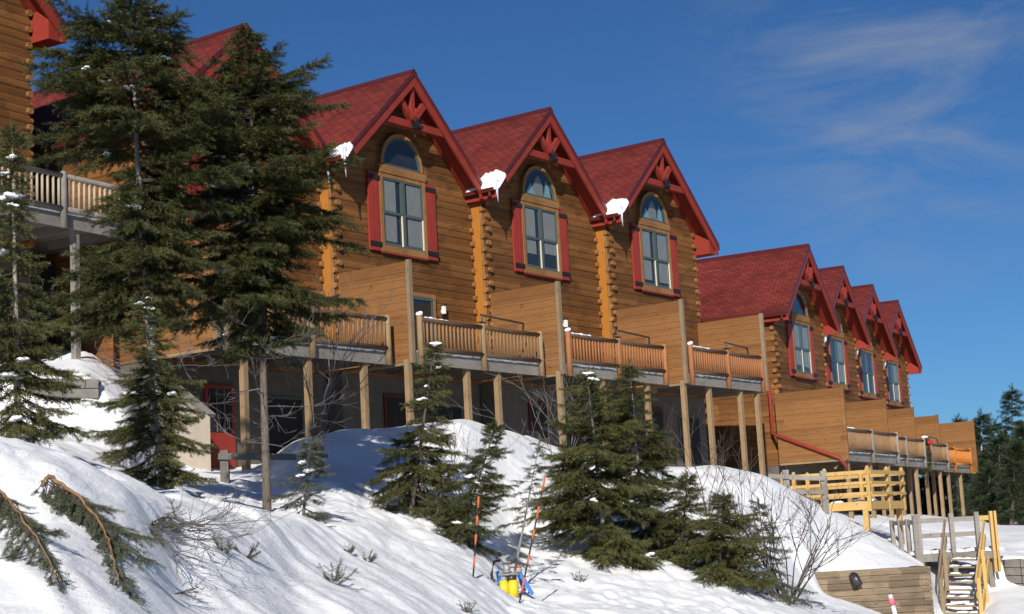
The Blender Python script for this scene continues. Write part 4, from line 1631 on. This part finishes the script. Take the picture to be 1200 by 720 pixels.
stone_wall('low grey stone wall half buried under snow beside the left spruces', [(30, 31.7), (75, 31.6), (118, 31.7)], at(75, 442, 31.8).z, at(75, 488, 31.6).z, 1)
stone_wall('curved stone wall at the right edge beyond the stairs', [(1164, 46.6), (1172, 45.9), (1190, 45.6), (1230, 45.5)], at(1185, 655, 45.8).z, at(1185, 690, 45.8).z-.5, 2)
# stucco wing wall
p = [at(205, 455, 35.6), at(246, 489, 35.0), at(247, 552, 35.0), at(205, 556, 35.6)]
ww = thing('wing_wall', 'pale stucco wing wall with a sloping top left of the first basement door', 'wall', (p[2].x, p[2].y, p[2].z-.3))
mb = MB()
vs = [q-ww.location for q in p]
vs[2].z = vs[3].z = -.6
vs += [v+Vector((-.12, .32, 0)) for v in vs]
mb.add(vs, [(0, 1, 2, 3), (7, 6, 5, 4), (0, 4, 5, 1), (1, 5, 6, 2), (2, 6, 7, 3), (3, 7, 4, 0)])
mb.build('stucco_face', 'stucco', ww)
mb = MB()
mb.beam((vs[0]+vs[4])/2+Vector((0, 0, .05)), (vs[1]+vs[5])/2+Vector((0, 0, .05)), .42, .08)
mb.build('coping', 'grey_timber', ww)

# ------------------------------------------------------------------ rail fences


def rail_fence(label, posts, d, rails, wd_, mat, broken=False):
    b = base_at(posts[0][0], posts[0][2], d)
    root = thing('rail_fence', label, 'fence', b)
    for x, y0, y1 in posts:
        p, q = at(x, y0, d)-b, at(x, y1, d)-b
        mb = MB()
        mb.beam(p, Vector((p.x, p.y, min(q.z, p.z-.5)-.25)), .17, .15, (0, 1, 0))
        mb.build('post', mat, root)
    for (x0, y0), (x1, y1) in rails:
        mb = MB()
        mb.beam(at(x0, y0, d-.1)-b, at(x1, y1, d-.1)-b, .07, wd_)
        mb.build('rail', mat, root)
    return root


rail_fence('weathered single rail fence half drowned in snow before the red basement door', [(263, 528, 556), (374, 522, 552)], 32.5, [((256, 535), (384, 536))], .13, 'grey_timber_dark')
rail_fence('weathered grey two rail fence sunk in the mound beside the yellow landing', [(920, 551, 575), (964, 552, 592)], 45.6, [((900, 558), (966, 561)), ((905, 576), (966, 577))], .12, 'grey_timber')

# ------------------------------------------------------------------ new yellow landing
c = at(1020, 597, 47)
land = thing('landing', 'new yellow timber landing with three rail fence below the lower balconies', 'deck', c, R(90-TH2))
lx, ly, fh = 3.5, 2.6, .24
mb = MB()
mb.box(0.02, lx-.02, .02, ly, fh-.06, fh-.02)
mb.build('floor', 'new_timber', land)
for a, b2 in (((0, 0), (0, ly)), ((0, 0), (lx, 0)), ((0, ly), (lx, ly)), ((lx, 0), (lx, ly))):
    mb = MB()
    mb.beam((a[0], a[1], fh/2), (b2[0], b2[1], fh/2), .06, fh)
    mb.build('beam', 'new_timber', land)
for x, y in ((0, 0), (0, 1.3), (0, ly), (.95, ly), (2.2, ly), (lx, ly), (lx, 0), (lx, 1.3), (1.9, 0)):
    mb = MB()
    mb.box(x-.055, x+.055, y-.055, y+.055, -.05, 1.2)
    mb.blob((x, y, 1.22), (.06, .06, .06), 1, 0, 8, 5)
    mb.build('post', 'new_timber', land)
for a, b2 in (((0, 0), (0, ly)), ((0, 0), (lx, 0)), ((0, ly), (lx, ly)), ((lx, 0), (lx, ly))):
    for z, hh in ((1.09, .11), (.78, .085), (.47, .085)):
        mb = MB()
        off = .05
        dx = -off if a[0] == b2[0] == 0 else (off if a[0] == b2[0] else 0)
        dy = -off if a[1] == b2[1] == 0 else (off if a[1] == b2[1] else 0)
        mb.beam((a[0]+dx*1.6, a[1]+dy*1.6, z), (b2[0]+dx*1.6, b2[1]+dy*1.6, z), .045, hh)
        mb.build('rail', 'new_timber', land)
for x, y in ((.03, .03), (lx-.05, .05), (.03, ly), (lx-.05, ly)):
    mb = MB()
    mb.box(x-.075, x+.075, y+.04, y+.19, -2.6, -.003)
    mb.build('leg', 'new_timber', land)
for k, (x, y, w_) in enumerate(((.2, .25, .5), (1.5, .2, .45), (1.0, 1.2, .6))):
    mb = MB()
    mb.blob((x+.2, y+.2, fh+.02), (w_*.5, w_*.35, .06), k, .3, 10, 5)
    mb.build('snow_patch', 'snow_lump', land, True)

# ------------------------------------------------------------------ platform and stairs
c = at(1076, 650, 45.4)
pl_ = thing('platform', 'weathered grey platform under snow at the head of the stairs', 'deck', c, R(3))
wp = (at(1173, 650, 45.4)-c).x
mb = MB()
mb.box(0, wp, 0, 2.4, -.22, 0)
mb.build('floor', 'grey_timber', pl_)
mb = MB()
for k in range(5):
    mb.blob((.25+.5*k, .6+.3*(k % 2), .01), (.42, .5, .09), k, .25, 12, 5)
mb.build('snow_cover', 'snow_lump', pl_, True)
gp_ = [(.03, 'grey_timber', .22), (1.02, 'grey_timber', .12), (1.75, 'grey_timber', .12), (2.16, 'new_timber', .08), (wp-.04, 'new_timber', .07)]
for x, m_, w_ in gp_:
    mb = MB()
    mb.box(x-w_/2, x+w_/2, .0-.06, .06, -.6, 1.1)
    mb.build('post', m_, pl_)
for x0, x1, m_ in ((.03, 1.05, 'grey_timber'), (1.05, 1.75, 'grey_timber'), (1.75, wp, 'new_timber')):
    for z in ((.92, .50) if m_ == 'grey_timber' else (.92,)):
        mb = MB()
        mb.beam((x0, .085, z), (x1, .085, z), .04, .13)
        mb.build('rail', m_, pl_)
for y in (.8, 1.6, 2.38):
    mb = MB()
    mb.box(-.05, .06, y-.06, y+.06, -2, 1.0)
    mb.build('post', 'grey_timber', pl_)
mb = MB()
mb.beam((.0, .1, .9), (.0, 2.38, .9), .04, .13, (0, 0, 1))
mb.build('rail', 'grey_timber', pl_)
for x in (.2, wp-.2):
    mb = MB()
    mb.box(x-.08, x+.08, .2, .36, -2.6, -.225)
    mb.build('leg', 'grey_timber', pl_)

c2 = at(1112, 726, 43.0)
st = thing('stairs', 'open snowy stairs with one grey and one yellow handrail, right of the retaining wall', 'stairs', c2)
T0, T1 = at(1112, 652, 45.3)-c2, at(1158, 652, 45.3)-c2
B0, B1 = at(1104, 724, 43.0)-c2, at(1148, 724, 43.0)-c2
ns = 8
for k in range(ns):
    f = (k+.5)/ns
    p, q = B0.lerp(T0, f), B1.lerp(T1, f)
    mb = MB()
    mb.beam(p, q, .26, .045)
    mb.build('tread', 'post_grey', st)
    mb = MB()
    for j in range(3):
        if (k*5+j*3) % 4 == 0:
            continue
        r_ = p.lerp(q, .2+.3*j+.06*math.sin(k*3+j))
        mb.blob(r_+Vector((0, .04, .035)), (.17, .075, .03), k*3+j, .35, 9, 4)
    mb.build('tread_snow', 'snow_lump', st, True)
for p, q, m_ in ((B0, T0, 'post_grey'), (B1, T1, 'new_timber')):
    mb = MB()
    mb.beam(p+Vector((0, -.1, -.12)), q+Vector((0, -.05, -.1)), .05, .26)
    mb.build('stringer', m_, st)
    up_ = Vector((0, 0, .95))
    for z in ((.95, .5) if m_ == 'post_grey' else (.95, .55)):
        mb = MB()
        mb.beam(p+Vector((-.03, -.1, z)), q+Vector((-.03, 0, z+.02)), .05, .13)
        mb.build('handrail', m_, st)
    for f in (.04, .5):
        mb = MB()
        r_ = p.lerp(q, f)
        mb.box(r_.x-.05, r_.x+.05, r_.y-.18, r_.y-.08, r_.z-.9, r_.z+.98)
        mb.build('post', m_, st)
#@@LIGHT
# ------------------------------------------------------------------ light, sky
sc = bpy.context.scene
w = bpy.data.worlds.new('World')
sc.world = w
w.use_nodes = True
nt_ = w.node_tree
bg = nt_.nodes['Background']
SUN_EL = R(28)
t1 = R(TH1)
U1, N1 = Vector((math.sin(t1), math.cos(t1), 0)), Vector((math.cos(t1), -math.sin(t1), 0))
az = R(61)
sd = (N1*math.cos(az)-U1*math.sin(az))
sund = Vector((sd.x*math.cos(SUN_EL), sd.y*math.cos(SUN_EL), math.sin(SUN_EL)))
sky = nt_.nodes.new('ShaderNodeTexSky')
sky.sky_type = 'NISHITA'
sky.sun_disc = False
sky.sun_elevation = SUN_EL
sky.sun_rotation = math.atan2(sund.x, sund.y)
sky.altitude = 1500
sky.air_density = 1.0
sky.dust_density = .3
sky.ozone_density = 3.5
tc = nt_.nodes.new('ShaderNodeTexCoord')
# thin high cloud in the upper right part of the sky
mp = nt_.nodes.new('ShaderNodeMapping')
mp.inputs['Scale'].default_value = (7, 5, 22)
mp.inputs['Rotation'].default_value = (0, R(-14), 0)
nt_.links.new(tc.outputs['Generated'], mp.inputs['Vector'])
nz = nt_.nodes.new('ShaderNodeTexNoise')
nz.inputs['Scale'].default_value = 1.3
nz.inputs['Detail'].default_value = 9
nz.inputs['Roughness'].default_value = .62
nz.inputs['Distortion'].default_value = .5
nt_.links.new(mp.outputs[0], nz.inputs['Vector'])
rp = nt_.nodes.new('ShaderNodeValToRGB')
rp.color_ramp.elements[0].position = .42
rp.color_ramp.elements[0].color = (0, 0, 0, 1)
rp.color_ramp.elements[1].position = .78
rp.color_ramp.elements[1].color = (1, 1, 1, 1)
nt_.links.new(nz.outputs['Fac'], rp.inputs['Fac'])
cd = at(1060, 85, 10).normalized()
dv = nt_.nodes.new('ShaderNodeVectorMath')
dv.operation = 'DISTANCE'
dv.inputs[1].default_value = tuple(cd)
nt_.links.new(tc.outputs['Generated'], dv.inputs[0])
mr = nt_.nodes.new('ShaderNodeMapRange')
mr.interpolation_type = 'SMOOTHSTEP'
mr.inputs['From Min'].default_value = .17
mr.inputs['From Max'].default_value = .02
mr.inputs['To Min'].default_value = 0
mr.inputs['To Max'].default_value = .62
nt_.links.new(dv.outputs['Value'], mr.inputs['Value'])
mu = nt_.nodes.new('ShaderNodeMath')
mu.operation = 'MULTIPLY'
nt_.links.new(rp.outputs['Color'], mu.inputs[0])
nt_.links.new(mr.outputs[0], mu.inputs[1])
gm = nt_.nodes.new('ShaderNodeMix')
gm.data_type = 'RGBA'
gm.blend_type = 'MULTIPLY'
gm.inputs[0].default_value = 1
gm.inputs[7].default_value = (.38, .67, .95, 1)
nt_.links.new(sky.outputs[0], gm.inputs[6])
mx = nt_.nodes.new('ShaderNodeMix')
mx.data_type = 'RGBA'
mx.inputs[7].default_value = (4.2, 4.7, 5.6, 1)
nt_.links.new(mu.outputs[0], mx.inputs[0])
nt_.links.new(gm.outputs[2], mx.inputs[6])
nt_.links.new(mx.outputs[2], bg.inputs['Color'])
bg.inputs['Strength'].default_value = .066
sun_d = bpy.data.lights.new('sun', 'SUN')
sun_d.energy = 5.0
sun_d.angle = R(.5)
sun_d.color = (1, .95, .87)
sun = bpy.data.objects.new('sun', sun_d)
C.objects.link(sun)
sun.location = (0, -20, 40)
sun.rotation_euler = (-sund).to_track_quat('-Z', 'Y').to_euler()
sc.view_settings.view_transform = 'Standard'
sc.view_settings.look = 'None'
sc.view_settings.exposure = .16
sc.view_settings.gamma = 1
sc.render.engine = 'CYCLES'
sc.render.resolution_x = 1024
sc.render.resolution_y = 614
